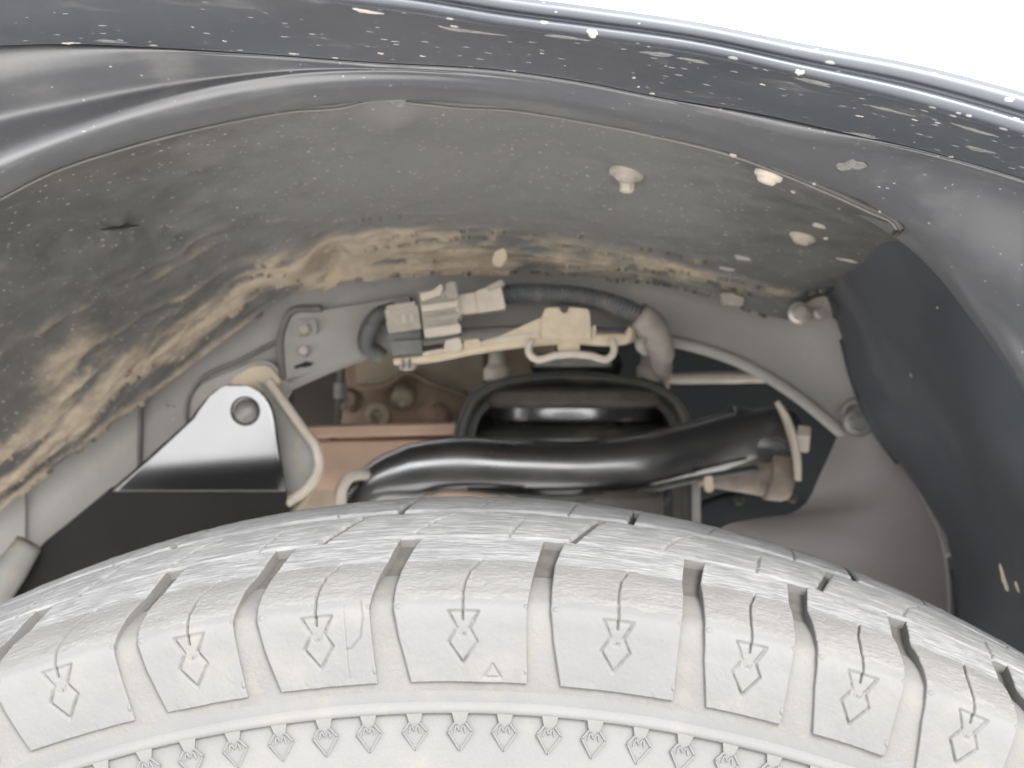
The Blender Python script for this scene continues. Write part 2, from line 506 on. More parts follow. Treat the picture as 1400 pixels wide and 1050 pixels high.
M['bay_brown'] = material('dark_brown_bay_panel', (0.05, 0.04, 0.03), (0.035, 0.028, 0.022), 12, 0.7, bump=0.05)
M['steel'] = material('dull_zinc_bolt', (0.42, 0.38, 0.34), (0.30, 0.27, 0.24), 80, 0.4, metal=.5, bump=0.1)
M['bolt_dark'] = material('dull_dark_bolt', (0.20, 0.195, 0.18), (0.15, 0.145, 0.135), 80, 0.45, metal=.3, bump=0.1)
M['mudspot'] = material('dried_mud', (0.36, 0.335, 0.30), (0.29, 0.265, 0.235), 200, 0.95, bump=0.5, bscale=900, bdist=0.0008)
M['mudfilm'] = material('dried_mud_film', (0.19, 0.185, 0.178), (0.12, 0.117, 0.113), 260, 0.95, bump=0.6, bscale=700, bdist=0.0008)
M['ground'] = material('pale_sandy_ground', (0.47, 0.46, 0.44), (0.40, 0.39, 0.37), 1.5, 0.9, bump=0.3, bscale=40, bdist=0.01)
M['void'] = material('black_slot', (0.012, 0.012, 0.012), None, 10, 0.9, bump=0)

# ------------------------------------------------------------------ ground
g = obj('ground', [(-300, -300, 0), (300, -300, 0), (300, 300, 0), (-300, 300, 0)], [(0, 1, 2, 3)], M['ground'], None, False)
g['kind'] = 'structure'

# ------------------------------------------------------------------ tyre
WC = np.array((-0.0165, 0.412, 0.382))
tyre = thing('tyre', 'dusty pale grey truck tyre with chunky shoulder lugs under the wheel arch', 'tyre', tuple(WC))

LUG = np.array([(344.0, 310.1), (350, 309.9), (357, 310.0), (362.6, 310.5), (364.2, 311.1), (365.6, 312.6), (368.4, 318.8), (370.6, 326.4),
                (372.2, 336.0), (373.6, 341), (375.2, 347), (376.7, 353.8)])
ROW2 = np.array([(377.0, 355.4), (378.4, 365), (379.9, 375), (380.9, 385)])
ROW3 = np.array([(381.2, 391), (382.0, 401), (382.2, 412), (382.0, 423), (381.2, 433)])

def prof_param(pr):
    s = np.concatenate([[0], np.cumsum(np.hypot(*np.diff(pr, axis=0).T))])
    return s
def prof_eval(pr, s):
    sk = prof_param(pr)
    r = hermite(sk, pr[:, 0], s); d = hermite(sk, pr[:, 1], s)
    e = 0.05
    r2 = hermite(sk, pr[:, 0], np.minimum(s + e, sk[-1])); d2 = hermite(sk, pr[:, 1], np.minimum(s + e, sk[-1]))
    r1 = hermite(sk, pr[:, 0], np.maximum(s - e, 0)); d1 = hermite(sk, pr[:, 1], np.maximum(s - e, 0))
    tr, td = r2 - r1, d2 - d1
    l = np.hypot(tr, td)
    return r, d, td / l, -tr / l           # r, d, normal r, normal d

def seg_dist(u, s, a, b):
    ax, ay = a; bx, by = b
    dx, dy = bx - ax, by - ay
    t = np.clip(((u - ax) * dx + (s - ay) * dy) / (dx*dx + dy*dy + 1e-9), 0, 1)
    return np.hypot(u - ax - t * dx, s - ay - t * dy)

def inside(u, s, poly):
    ins = np.zeros(u.shape, bool)
    n = len(poly)
    for i in range(n):
        x1, y1 = poly[i]; x2, y2 = poly[(i + 1) % n]
        c = ((y1 > s) != (y2 > s)) & (u < (x2 - x1) * (s - y1) / (y2 - y1 + 1e-12) + x1)
        ins ^= c
    return ins

SL = prof_param(LUG)
S_END = SL[-1]; S_CREASE = SL[8]
def slot_edges(s):
    k = [0, 12, 20, 27, S_CREASE, S_END]
    w = np.interp(s, k, [1.48, 1.15, 1.02, 0.92, 0.82, 0.95])
    off = np.interp(s, k, [0.0, -0.30, -0.42, -0.36, -0.12, 0.32])
    return w, off

def block_mesh(name, pr, left, right, ns, nt, depth, bev, hfun=None, mats=None, mfun=None):
    """one raised tread block: a relief surface over the profile with skirt walls down into the carcass.
       left/right: functions of s giving the edge angle in degrees"""
    sk = prof_param(pr); S = sk[-1]
    s = np.linspace(0, S, ns)
    t = np.linspace(0, 1, nt)
    # denser at edges so the bevel resolves
    s = np.unique(np.concatenate([s, [0.15, 0.35, 0.7, S - .7, S - .35, S - .15]]))
    s, tt = np.meshgrid(s, t, indexing='ij')
    r, d, nr, nd = prof_eval(pr, s)
    pl, prr = left(s), right(s)
    phi = np.radians(pl + (prr - pl) * tt)
    wid = np.radians(prr - pl) * r
    e = np.minimum(np.minimum(tt, 1 - tt) * wid, np.minimum(s, S - s))
    q = np.clip(1 - e / bev, 0, 1)
    h = -bev * (1 - np.sqrt(1 - q * q))
    if hfun is not None: h = h + hfun(s, phi, r, e)
    rr = r + nr * h; dd = d + nd * h
    V = np.stack([rr * np.sin(phi), dd, rr * np.cos(phi)], -1)
    rk = r - nr * depth; dk = d - nd * depth
    VK = np.stack([rk * np.sin(phi), dk, rk * np.cos(phi)], -1)
    nv, nu = s.shape
    i = np.arange(nv * nu).reshape(nv, nu)
    f = grid_faces(nv, nu)
    ring = np.concatenate([i[0, :], i[1:, -1], i[-1, -2::-1], i[-2:0:-1, 0]])
    base = nv * nu
    VT = V.reshape(-1, 3)[ring]; VS = VK.reshape(-1, 3)[ring]
    m_ = len(ring)
    k = np.arange(m_); k2 = np.roll(k, -1)
    side = np.stack([base + k, base + m_ + k, base + m_ + k2, base + k2], 1)
    VV = np.concatenate([V.reshape(-1, 3), VT, VS])
    fs = f
    q = f[len(f) // 2]                                    # wind the top outwards (up / towards the outer side)
    nn = np.cross(VV[q[1]] - VV[q[0]], VV[q[2]] - VV[q[0]])
    r0 = VV[q[0]]
    outd = np.array((r0[0], 0, r0[2])) / 400 + np.array((0, -.6 if r0[1] < 340 else 0, 0))
    if np.dot(nn, outd) < 0: fs = f[:, ::-1]
    j = len(side) // 8                                    # wind the walls away from the block's middle
    q = side[j]
    nn = np.cross(VV[q[1]] - VV[q[0]], VV[q[2]] - VV[q[0]])
    if np.dot(nn, VV[q[0]] - VV[:base].mean(0)) < 0: side = side[:, ::-1]
    VV = VV * 0.001
    VV[:, 1] -= WC[1]
    nf = len(fs)
    fs = np.concatenate([fs, side])
    fm = None
    if mfun is not None:
        ms = mfun(s, phi, r)
        ff = ms[:-1, :-1].reshape(-1)
        fm = np.concatenate([ff, np.full(len(side), 3)])
    me = mesh_np(name, VV, fs, mats, True, fm)
    sm = np.ones(len(fs), bool); sm[nf:] = False
    me.polygons.foreach_set('use_smooth', sm)
    return me

def line_groove(u, s, pts, width, depth):
    dmin = np.full(u.shape, 99.0)
    for a, b in zip(pts[:-1], pts[1:]):
        dmin = np.minimum(dmin, seg_dist(u, s, a, b))
    return -depth * np.clip(1 - dmin / width, 0, 1) ** 0.8

LM = [M['sidewall'], M['shoulder'], M['tread'], M['groove']]
vis_slots = [-30.4, -24.9, -19.6, -13.3, -8.2, -2.45, 4.15, 10.65, 15.5, 20.3, 25.4, 31.0]

def lug(phiL, phiR, idx, dense):
    pe = (phiL + phiR) / 2 - 0.30
    def left(s): w, o = slot_edges(s); return phiL + o + w / 2
    def right(s): w, o = slot_edges(s); return phiR + o - w / 2
    half = np.radians((phiR - phiL) / 2) * 352 - 2.8
    def hf(s, phi, r, e):
        u = (phi - R(pe)) * r
        xx = phi * 370
        h = np.zeros_like(s)
        # raised scuffed shoulder strip and wear
        rough = np.clip((s - 22.5) / 3, 0, 1) * np.clip((S_CREASE + 1 - s) / 2, 0, 1)
        h += rough * ((fbm(xx * .8, s * 1.0, 3 + idx) - .5) * .40 + .16)
        tr = np.clip((s - S_CREASE) / 1.0, 0, 1)
        h += tr * ((fbm(xx * .22, s * 1.9, 41 + idx, 5) - .5) * .6)
        h += (fbm(xx * .12, s * .12, 77 + idx) - .5) * .5
        lo = np.clip((24 - s) / 2, 0, 1)
        h += lo * (fbm(xx * 1.2, s * 1.2, 9 + idx) - .5) * .10
        # engraved hourglass-and-diamond outline
        up = [(-4.0, 18.8), (4.1, 18.8), (1.85, 14.2), (3.85, 10.8), (0.1, 5.2), (-3.75, 10.6), (-1.75, 14.2), (-4.0, 18.8)]
        wear = np.clip(.35 + 1.1 * fbm(u * .35 + idx * 7, s * .35, 150 + idx), .6, 1.2)      # marks partly worn or clogged
        h += line_groove(u, s, up, .5, .85) * wear
        h += np.where(inside(u, s, [(-3.9, 18.6), (3.9, 18.6), (1.7, 14.2), (0.1, 12.4), (-1.6, 14.2)]), -.55, 0)
        h += line_groove(u, s, [(-1.5, 13.6), (-.4, 12.2), (.1, 12.8), (.6, 12.2), (1.6, 13.6)], .35, .35)
        # sipe running up over the shoulder
        h += line_groove(u, s, [(-.1, 16.5), (-.2, 26), (.3, 32), (1.2, 38), (2.8, 43), (4.0, 48)], .42, 1.3)
        # vent pips near the corners
        for (cx, cy) in ((-half + 1.6, 3.6), (half - .4, 3.4), (-half + .2, 20.3), (half - .6, 20.6)):
            dd = np.hypot(u - cx, s - cy)
            h += .38 * np.clip(1.0 - dd / .75, 0, 1) ** .5 - .18 * np.clip(1 - np.abs(dd - .95) / .35, 0, 1)
        if idx == 5:
            h += line_groove(u, s, [(8.0, 5.0), (5.8, 1.5), (10.2, 1.5), (8.0, 5.0)], .42, .55)
        if idx == 4:
            h += line_groove(u, s, [(11.8, 23), (12.4, 18), (11.2, 12.5), (8.6, 9.8), (7.4, 9.6)], .35, .5)
            h += line_groove(u, s, [(7.4, 22), (7.4, 2)], .22, .25)
        # chipped lower edge
        h -= np.clip(1 - s / 2.2, 0, 1) * .5 * np.clip(fbm(xx * .5, s * .3, 5 + idx) - .45, 0, 1)
        return h
    def mf(s, phi, r):
        xx = phi * 370
        b1 = 23.0 + (fbm(xx * .4, s * .4, 13 + idx) - .5) * 3
        b2 = S_CREASE + (fbm(xx * .6, s * .6, 23 + idx) - .5) * 1.6
        return np.where(s < b1, 0, np.where(s < b2, 1, 2))
    ns, nt = (200, 130) if dense else (14, 8)
    return block_mesh('tread_block', LUG, left, right, ns, nt, 5.5, 0.32, hf if dense else None, LM, mf)

for i in range(len(vis_slots) - 1):
    link('tread_block', lug(vis_slots[i], vis_slots[i + 1], i, True), tyre)
nrest = 53
pitch = (360 - (vis_slots[-1] - vis_slots[0])) / nrest
rest = lug(-pitch / 2, pitch / 2, 99, False)
for i in range(nrest):
    o = link('tread_block', rest, tyre)
    o.rotation_euler = (0, R(vis_slots[-1] + (i + .5) * pitch), 0)

# inner rows of the tread and the far shoulder
def row(pr, n, ph0, slant, dense_arc, seed):
    step = 360 / n
    S = prof_param(pr)[-1]
    def mk(sd, dense):
        def left(s): return -step / 2 + .15 + slant * (s / S - .3) * (1 if dense else 1)
        def right(s): return step / 2 - .15 + slant * (s / S - .3)
        def hf(s, phi, r, e):
            xx = phi * 380
            h = (fbm(xx * .16, s * 1.3, 60 + sd, 5) - .5) * .8
            h += line_groove(xx, s, [(-step * 380 * R(1) * .18, S * .1), (-step * 380 * R(1) * .1, S * .6), (-step * 380 * R(1) * .02, S * .9)], .5, 1.2)
            h += line_groove(xx, s, [(step * 380 * R(1) * .2, 0), (step * 380 * R(1) * .26, S * .7)], .5, 1.2)
            return h
        return block_mesh('tread_block', pr, left, right, 46 if dense else 6, 150 if dense else 10, 6.0, 1.0,
                          hf if dense else None, LM, lambda s, p, r: np.full(s.shape, 2))
    var = [mk(seed + k, True) for k in range(4)]
    low = mk(seed, False)
    for k in range(n):
        a = ph0 + k * step
        a = (a + 180) % 360 - 180
        me = var[k % 4] if abs(a) < dense_arc else low
        o = link('tread_block', me, tyre); o.rotation_euler = (0, R(a), 0)
row(ROW2, 31, 0.0, 1.6, 42, 100)
row(ROW3, 31, 3.0, 1.0, 42, 200)
mir = lambda pr: np.array([(r, 824 - d) for r, d in pr[::-1]])
row(mir(ROW2), 31, 6.0, -1.6, 0, 300)
row(mir(LUG)[:, :], 62, 1.0, 0.0, 0, 400)

# carcass
CAR = [(222, 334), (228, 323), (245, 316), (270, 311.2), (295, 309.6), (310, 309.4), (322, 310.0), (330, 310.8), (334.6, 311.5), (340, 311.3),
       (348, 311.05), (356, 311.15), (361, 311.75), (363.8, 313.2), (366.6, 318.8), (368.2, 326.6), (369.0, 334), (370.4, 342), (373.0, 353), (375.6, 366), (377.8, 384), (378.8, 398), (379.0, 412)]
CAR = CAR + [(r, 824 - d) for r, d in CAR[-2::-1]]
CARn = np.array(CAR)
ck = prof_param(CARn)
cs = np.linspace(0, ck[-1], 260)
cr_, cd_ = hermite(ck, CARn[:, 0], cs), hermite(ck, CARn[:, 1], cs)
nseg = 540
ph = np.linspace(0, 2 * math.pi, nseg, endpoint=False)
SS, PH = np.meshgrid(cs, ph, indexing='ij')
RR = cr_[:, None] + 0 * PH
DD = cd_[:, None] + (fbm(PH * 40, SS * .1, 5) - .5) * .25
V = np.stack([RR * np.sin(PH), DD - WC[1] * 1000, RR * np.cos(PH)], -1).reshape(-1, 3) * .001 + WC
i = np.arange(len(cs) * nseg).reshape(len(cs), nseg)
f = np.stack([i[:-1], i[1:], np.roll(i, -1, 1)[1:], np.roll(i, -1, 1)[:-1]], -1).reshape(-1, 4)
fm = np.repeat(np.where(cr_[:-1] < 340, 0, np.where((cd_[:-1] > 331.5) & (cd_[:-1] < 492), 2, 1)), nseg)
carcass = obj('carcass', V, f, [M['sidewall'], M['groove'], M['notch']], tyre, True, fm)

def ring(name, prof, mat, n=540):
    pr = np.array(prof)
    ph = np.linspace(0, 2 * math.pi, n, endpoint=False)
    V = np.stack([pr[:, 0][:, None] * np.sin(ph), pr[:, 1][:, None] + 0 * ph - 412, pr[:, 0][:, None] * np.cos(ph)], -1).reshape(-1, 3) * .001 + WC
    i = np.arange(len(pr) * n).reshape(len(pr), n)
    f = np.stack([i[:-1], i[1:], np.roll(i, -1, 1)[1:], np.roll(i, -1, 1)[:-1]], -1).reshape(-1, 4)
    return obj(name, V, f, mat, tyre)
ring('sidewall_rib', [(335.3, 312.5), (335.5, 310.7), (335.9, 310.25), (337.2, 310.25), (337.8, 310.7), (338.6, 311.4), (339.2, 313.0)], M['sidewall'])

# raised diamond marks with a letter M hanging from the rib
def mark_mesh():
    bm = bmesh.new()
    def prism(poly, h0, h1, taper=.12):
        n = len(poly); c = np.mean(poly, axis=0)
        lo = [bm.verts.new((p[0] * .001, h0 * .001, p[1] * .001)) for p in poly]
        hi = [bm.verts.new(((p[0] + (c[0] - p[0]) * taper * .3) * .001, h1 * .001, (p[1] + (c[1] - p[1]) * taper * .3) * .001)) for p in poly]
        bm.faces.new(hi)
        for k in range(n): bm.faces.new((lo[k], lo[(k+1) % n], hi[(k+1) % n], hi[k]))
    def stroke(a, b, w, h0, h1):
        a = np.array(a); b = np.array(b); t = (b - a) / np.linalg.norm(b - a); n = np.array((-t[1], t[0])) * w / 2
        prism([a + n - t*w*.3, a - n - t*w*.3, b - n + t*w*.3, b + n + t*w*.3], h0, h1)
    r0 = 336.2
    def q(x, y): return (x, r0 - y)
    y0 = 309.9   # top of plate
    prism([q(-2.3, 0), q(2.3, 0), q(1.5, 3.0), q(3.25, 5.2), q(0, 10.2), q(-3.1, 5.2), q(-1.5, 3.0)], 313, y0 + .35)
    out = [q(-1.5, 3.0), q(-3.1, 5.2), q(0, 10.2), q(3.25, 5.2), q(1.5, 3.0)]
    for a, b in zip(out[:-1], out[1:]): stroke(a, b, .42, 312, y0 - .02)
    m = [q(-1.5, 5.4), q(-.95, 3.4), q(0.0, 5.0), q(.95, 3.4), q(1.5, 5.4)]
    for a, b in zip(m[:-1], m[1:]): stroke(a, b, .42, 312, y0 - .04)
    bmesh.ops.recalc_face_normals(bm, faces=bm.faces)
    for v in bm.verts: v.co.y -= WC[1]
    me = bpy.data.meshes.new('diamond_mark'); bm.to_mesh(me); bm.free()
    me.materials.append(M['sidewall'])
    return me
mk_me = mark_mesh()
for k in range(-12, 14):
    o = link('diamond_mark', mk_me, tyre); o.rotation_euler = (0, R(.43 + 2.06 * k + random.uniform(-.05, .05)), 0)
    o.location = (0, random.uniform(-.00005, .00028), 0)

# ------------------------------------------------------------------ fender
xs = np.concatenate([np.linspace(-2000, -260, 40), np.linspace(-240, 1640, 300), np.linspace(1680, 3000, 40)])
C0 = [(-600, 118), (-300, 82), (-150, 70), (0, 62), (100, 60), (200, 64), (350, 73), (500, 84), (700, 97), (800, 112), (900, 132), (1035, 155), (1150, 180), (1255, 203), (1340, 226), (1500, 280), (1700, 370)]
SIL = [(-600, -60), (-200, -72), (200, -60), (450, -38), (600, -16), (700, 0), (800, 13), (950, 35), (1100, 65), (1250, 93), (1400, 132), (1600, 195), (1800, 275)]
BR = [(-600, 25), (-200, -15), (100, -25), (300, -15), (450, 2), (560, 15), (700, 38), (800, 51), (950, 72), (1100, 106), (1250, 142), (1400, 187), (1600, 260), (1800, 350)]
STK = [(x, y * .55 + hermite([p[0] for p in SIL], [p[1] for p in SIL], [x])[0] * .45) for x, y in BR]
sh = lambda c, k: [(x, y + k) for x, y in c]
mixc_ = lambda a, b, t: [(x, y * (1 - t) + float(hermite([p[0] for p in b], [p[1] for p in b], [x])[0]) * t) for x, y in a]
fender = thing('front_fender', 'dark blue painted fender lip spotted with mud, arching over the wheel', 'fender', (0.1, 0.21, 0.89))
fc = [arch(C0, .2455, xs), arch(mixc_(C0, BR, .12), .2405, xs), arch(mixc_(C0, BR, .5), .222, xs), arch(mixc_(C0, BR, .9), .2035, xs), arch(BR, .2005, xs), arch(mixc_(BR, SIL, .12), .1990, xs),
      arch(mixc_(BR, SIL, .36), .1984, xs), arch(mixc_(BR, SIL, .46), .1996, xs), arch(mixc_(BR, SIL, .58), .1994, xs), arch(mixc_(BR, SIL, .66), .1982, xs), arch(mixc_(BR, SIL, .9), .1976, xs), arch(SIL, .1984, xs), arch(sh(SIL, 3), .203, xs),
      arch(sh(SIL, 9), .225, xs), arch(sh(SIL, 16), .30, xs), arch(sh(SIL, 24), .45, xs), arch(sh(SIL, 60), .95, xs)]
G = across(fc, 6)
fender_panel = grid_obj('panel', G, M['paint'], fender, .001)

def on_grid(G, px, py):
    """nearest grid vertex of a sheet to a photo pixel, with its normal"""
    N = grid_normals(G)
    x = G[..., 0] / G[..., 1] * F + 700; y = 525 - (G[..., 2] - ZC) / G[..., 1] * F
    k = np.argmin((x - px) ** 2 + (y - py) ** 2)
    a, b = np.unravel_index(k, x.shape)
    return G[a, b], N[a, b]
Gf = G[1:6 * 10]                     # the part that faces the wheel side
rs = np.random.RandomState(3)
spots = [(505, 16, 26, 6), (812, 46, 11, 4), (866, 105, 4, 4), (872, 118, 3, 3), (575, 78, 5, 3), (95, 60, 12, 3), (890, 128, 5, 3), (740, 72, 4, 2), (1046, 115, 5, 3),
         (1176, 160, 8, 3), (1250, 163, 5, 3), (1284, 167, 5, 3), (1300, 215, 4, 3), (310, 55, 4, 3), (265, 36, 2, 3), (400, 74, 8, 3), (455, 79, 5, 2), (520, 74, 6, 3), (1095, 100, 7, 4), (620, 35, 7, 4), (700, 100, 4, 2)]
for _ in range(5):
    x = rs.uniform(0, 1400)
    y0 = float(hermite([p[0] for p in BR], [p[1] for p in BR], [x])[0]); y1 = float(hermite([p[0] for p in C0], [p[1] for p in C0], [x])[0])
    spots.append((x, y0 + (y1 - y0) * rs.uniform(.1, .98), rs.uniform(1.2, 3), rs.uniform(1, 1.8)))
for k, (x, y, a, b) in enumerate(spots):
    if y < -3: continue
    p, n = on_grid(Gf, x, y)
    s = p[1] / F
    blob('mud_spot', p, n, a * s * .8, b * s * 1.4, min(a, b) * s * .3, M['mudspot'], fender, 50 + k)
for k, (x, y, a, b) in enumerate([(640, 42, 60, 9), (770, 52, 40, 7), (900, 76, 40, 9), (950, 82, 38, 6), (1110, 112, 45, 7), (1220, 150, 50, 8), (1330, 180, 45, 10), (1340, 205, 35, 10), (1180, 185, 40, 5), (150, 57, 40, 4)]):
    p, n = on_grid(Gf, x, y); s = p[1] / F
    blob('mud_smear', p, n, a * s * .7, b * s * 1.5, .0001, M['mudfilm'], fender, 90 + k, tx=(1, 0, -.15))

# ------------------------------------------------------------------ wheel arch liner
liner = thing('wheel_arch_liner', 'black plastic wheel arch liner with ribs, clips and tan dried mud', 'arch liner', (0, .35, .88))
A1 = [(-600, 300), (-300, 185), (-150, 145), (0, 106), (100, 90), (200, 80), (350, 79), (500, 88), (700, 100), (900, 136), (1100, 186), (1255, 209), (1340, 232), (1500, 288), (1700, 380)]
A2 = [(-600, 370), (-300, 250), (-150, 205), (0, 160), (100, 138), (200, 118), (300, 103), (400, 93), (550, 92), (700, 103), (900, 141), (1100, 193), (1255, 224), (1340, 254), (1500, 320), (1700, 420)]
A3 = [(-600, 560), (-300, 370), (-150, 290), (0, 212), (100, 176), (200, 144), (300, 119), (400, 105), (550, 100), (700, 112), (850, 141), (1000, 180), (1100, 216), (1200, 264), (1300, 333), (1400, 405), (1500, 480), (1650, 600)]
C2 = [(-400, 500), (-200, 378), (0, 272), (60, 241), (180, 200), (300, 170), (400, 152), (480, 143), (600, 141), (700, 151), (800, 167), (900, 187), (1000, 212), (1100, 250), (1200, 296), (1265, 345), (1330, 425), (1400, 525), (1480, 650), (1560, 810)]
ax_ = np.concatenate([np.linspace(-1800, -260, 40), np.linspace(-240, 1640, 340), np.linspace(1680, 2400, 20)])
def sx(c, k):      # shift a curve by an amount that changes along it
    return [(x, y + float(np.interp(x, [q[0] for q in k], [q[1] for q in k]))) for x, y in c]
ac = [arch(sh(C0, -12), .258, ax_), arch(sh(C0, 0), .2485, ax_),
      arch(sx(A1, [(0, 0), (350, 0), (700, 1)]), [(-300, .2525), (300, .2495), (900, .2492), (1400, .2520)], ax_),
      arch(sx(A2, [(0, 2), (400, 2), (700, 3)]), [(-300, .266), (0, .2625), (200, .258), (400, .2525), (550, .2512), (900, .2508), (1150, .257), (1400, .266)], ax_),
      arch(sx(A3, [(0, -4), (500, 1), (1000, 0), (1200, -6)]), [(-300, .2560), (300, .2530), (600, .2518), (900, .2540), (1150, .268), (1400, .285)], ax_),
      arch(mixc_(A3, C2, .5), [(-300, .2600), (300, .258), (600, .258), (900, .264), (1150, .278), (1400, .297)], ax_),
      arch(sh(C2, -3), [(0, .287), (1000, .287), (1250, .297), (1400, .304)], ax_), arch(sh(C2, 14), .313, ax_)]
GA = across(ac, 10)
grid_obj('outer_rib', GA, M['liner_outer'], liner, .0012)

nB = 560
Bc = [chord([(-400, 500), (-200, 378), (0, 272), (60, 241), (180, 200), (300, 170), (400, 152), (470, 145), (500, 133), (520, 128), (545, 127), (575, 134), (605, 143), (700, 151), (800, 167), (900, 187), (1000, 212), (1100, 250), (1190, 290), (1222, 306), (1228, 316)], .2875, nB),
      chord([(-400, 640), (-200, 480), (0, 360), (150, 290), (300, 235), (450, 205), (600, 195), (750, 203), (900, 235), (1050, 275), (1180, 315), (1229, 333)], .335, nB),
      chord([(-400, 760), (-200, 600), (0, 475), (150, 385), (300, 325), (450, 290), (600, 278), (750, 285), (900, 310), (1050, 340), (1150, 362), (1187, 366)], .395, nB),
      chord([(-400, 860), (-200, 750), (0, 620), (110, 530), (200, 455), (300, 395), (400, 350), (500, 325), (600, 320), (700, 322), (800, 335), (900, 352), (1000, 375), (1080, 395), (1140, 388)], .445, nB),
      chord([(-400, 940), (-200, 830), (0, 690), (110, 600), (160, 560), (240, 500), (320, 445), (400, 402), (480, 378), (600, 370), (700, 366), (800, 373), (900, 387), (1000, 411), (1090, 434), (1133, 400)], .468, nB)]
GB = across(Bc, 62)
NB = grid_normals(GB)
nv, nu = GB.shape[:2]
vv, uu = np.meshgrid(np.linspace(0, 1, nv), np.linspace(0, 1, nu), indexing='ij')
bx = GB[..., 0] / GB[..., 1] * F + 700; by = 525 - (GB[..., 2] - ZC) / GB[..., 1] * F
wx = bx + (fbm(bx * .012, by * .012, 2) - .5) * 90; wy = by + (fbm(bx * .014, by * .014, 8) - .5) * 50
# dried mud: a broken band along the inner ledge, thicker left of the middle, thinning to the right
n1 = fbm(uu * 24 + vv * 3, vv * 15, 31, 5); n2 = fbm(uu * 22, vv * 22, 12, 5)
band = np.exp(-((vv - .82) / .15) ** 2) * np.interp(bx, [-100, 60, 200, 420, 680, 800, 950, 1100, 1230], [.75, .9, .6, 1.05, 1.05, .8, .5, .2, 0])
edge = np.clip((vv - .93) / .05, 0, 1) * np.interp(bx, [-100, 100, 400, 900, 1100], [.8, .8, .5, .4, .1])
mud = band * np.clip((n1 - .27) * 3.4, 0, 1.2) + edge * np.clip((n2 - .3) * 2.5, 0, 1)
mud += 1.1 * np.exp(-(np.clip(np.abs(wx - 520) - 130, 0, None) / 60) ** 2 - ((by - 345 - np.abs(bx - 560) * .10) / 26) ** 2) * np.clip((n2 - .30) * 3.5, 0, 1)
mud += .75 * np.exp(-((wx - 105) / 50) ** 2 - ((wy - 500) / 60) ** 2) * np.clip((n2 - .25) * 3, 0, 1)
# thin mud ridges left by splashing, following the arch
rid = np.zeros_like(vv)
for (v0, wdt, x0, x1, s_) in ((.52, .012, -50, 330, 1), (.63, .010, 40, 300, 2), (.47, .009, 120, 420, 3), (.70, .012, 420, 720, 4), (.58, .008, 450, 640, 5), (.86, .010, 0, 380, 6), (.66, .009, 740, 1000, 7), (.76, .010, 850, 1120, 8)):
    vc = v0 + (fbm(uu * 9, uu * 0 + s_, 70 + s_) - .5) * .10
    rid += np.exp(-((vv - vc) / (wdt * 1.5)) ** 2) * np.clip((bx - x0) / 40, 0, 1) * np.clip((x1 - bx) / 40, 0, 1)
mud = np.clip(mud + rid * .6 * np.clip(fbm(uu * 30, vv * 10, 91) * 2 - .4, 0, 1), 0, 1)
disp = mud * (.0010 + .0030 * n1 + .0025 * (n2 - .5)) + rid * .0006 + (fbm(uu * 16, vv * 8, 4) - .5) * .004 * np.clip(vv * 4, 0, 1)
disp += .006 * np.exp(-((bx - 540) / 42) ** 2 - ((by - 150) / 26) ** 2)                       # dusty boss at the top edge
disp -= .010 * np.exp(-((bx - 455) / 26) ** 2 - ((by - 352) / 22) ** 2)                       # round hollow in the mud
disp += .006 * np.exp(-((bx - 405) / 60) ** 2 - ((by - 350) / 26) ** 2)
disp += .005 * (1 / (1 + np.exp(-(wy - 312 - np.abs(bx - 160) * .25) / 5))) * np.exp(-((bx - 160) / 130) ** 2)   # stepped fold
GB2 = GB + NB * disp[..., None]
tone = np.interp(bx, [0, 180, 330, 480, 900, 1050, 1200], [.10, .25, .62, 1.0, .95, .5, .12]) * np.interp(vv, [0, .06, .6, .85, 1], [.8, 1, .95, .7, .6])  # paler grey through the middle, fading out towards both ends
panel = grid_obj('inner_panel', GB2, M['liner'], liner, .0022, mud, tone)
# bright worn lip along the outer edge of the inner panel
lip = GB2[0, ::3] + NB[0, ::3] * .0002
V, f = tube_mesh(lip, .0005, 8)
obj('panel_edge', V, f, M['apron_dark'], panel)

# slot in the fold
p, n = on_grid(GB2, 163, 312)
blob('slot', p + n * .0002, n, .0075, .0012, .0004, M['void'], panel, 5, tx=(1, .95, 0))
# dusty patches and clips
for k, (x, y, a, b, h) in enumerate([(540, 134, 16, 7, .0008), (1165, 226, 14, 9, .00015)]):
    Gx = GB2 if k == 0 else GA
    p, n = on_grid(Gx, x, y); s = p[1] / F
    blob('mud_patch', p, n, a * s * 1.3, b * s * 2.2, h, M['mudfilm'], liner, 20 + k)
def liner_clip(px, py, r, mat, lean=(0, 0, 0)):
    p, n = on_grid(GB2, px, py)
    n = n + np.array(lean); n /= np.linalg.norm(n)
    s = p[1] / F
    o = lathe('liner_clip', [(r*s*.3, -.002), (r*s*1.35, -.002), (r*s*1.35, .0008), (r*s*1.2, .0016), (r*s*.95, .0018), (r*s*.9, .0026), (r*s*.7, .0034), (r*s*.2, .0036)], p, n, mat, liner, 24)
    return o
liner_clip(857, 236, 18, M['conn_grey'])
p, n = on_grid(GB2, 857, 246)
hexbolt('clip_pin', p + n * .002, n, .0030, .003, M['tan_pale'], liner, False)
liner_clip(1052, 238, 15, M['tan_pale'])
liner_clip(1098, 322, 14, M['conn_grey'])
for (x, y, a, b) in [(1120, 308, 12, 5), (1128, 325, 4, 3), (1015, 352, 16, 6), (995, 368, 10, 5), (1160, 356, 14, 4), (1085, 262, 4, 3), (1008, 193, 6, 4)]:
    p, n = on_grid(GB2, x, y); s = p[1] / F
    blob('mud_spot', p, n, a * s, b * s * 1.6, .0006, M['mudspot'], liner, int(x))
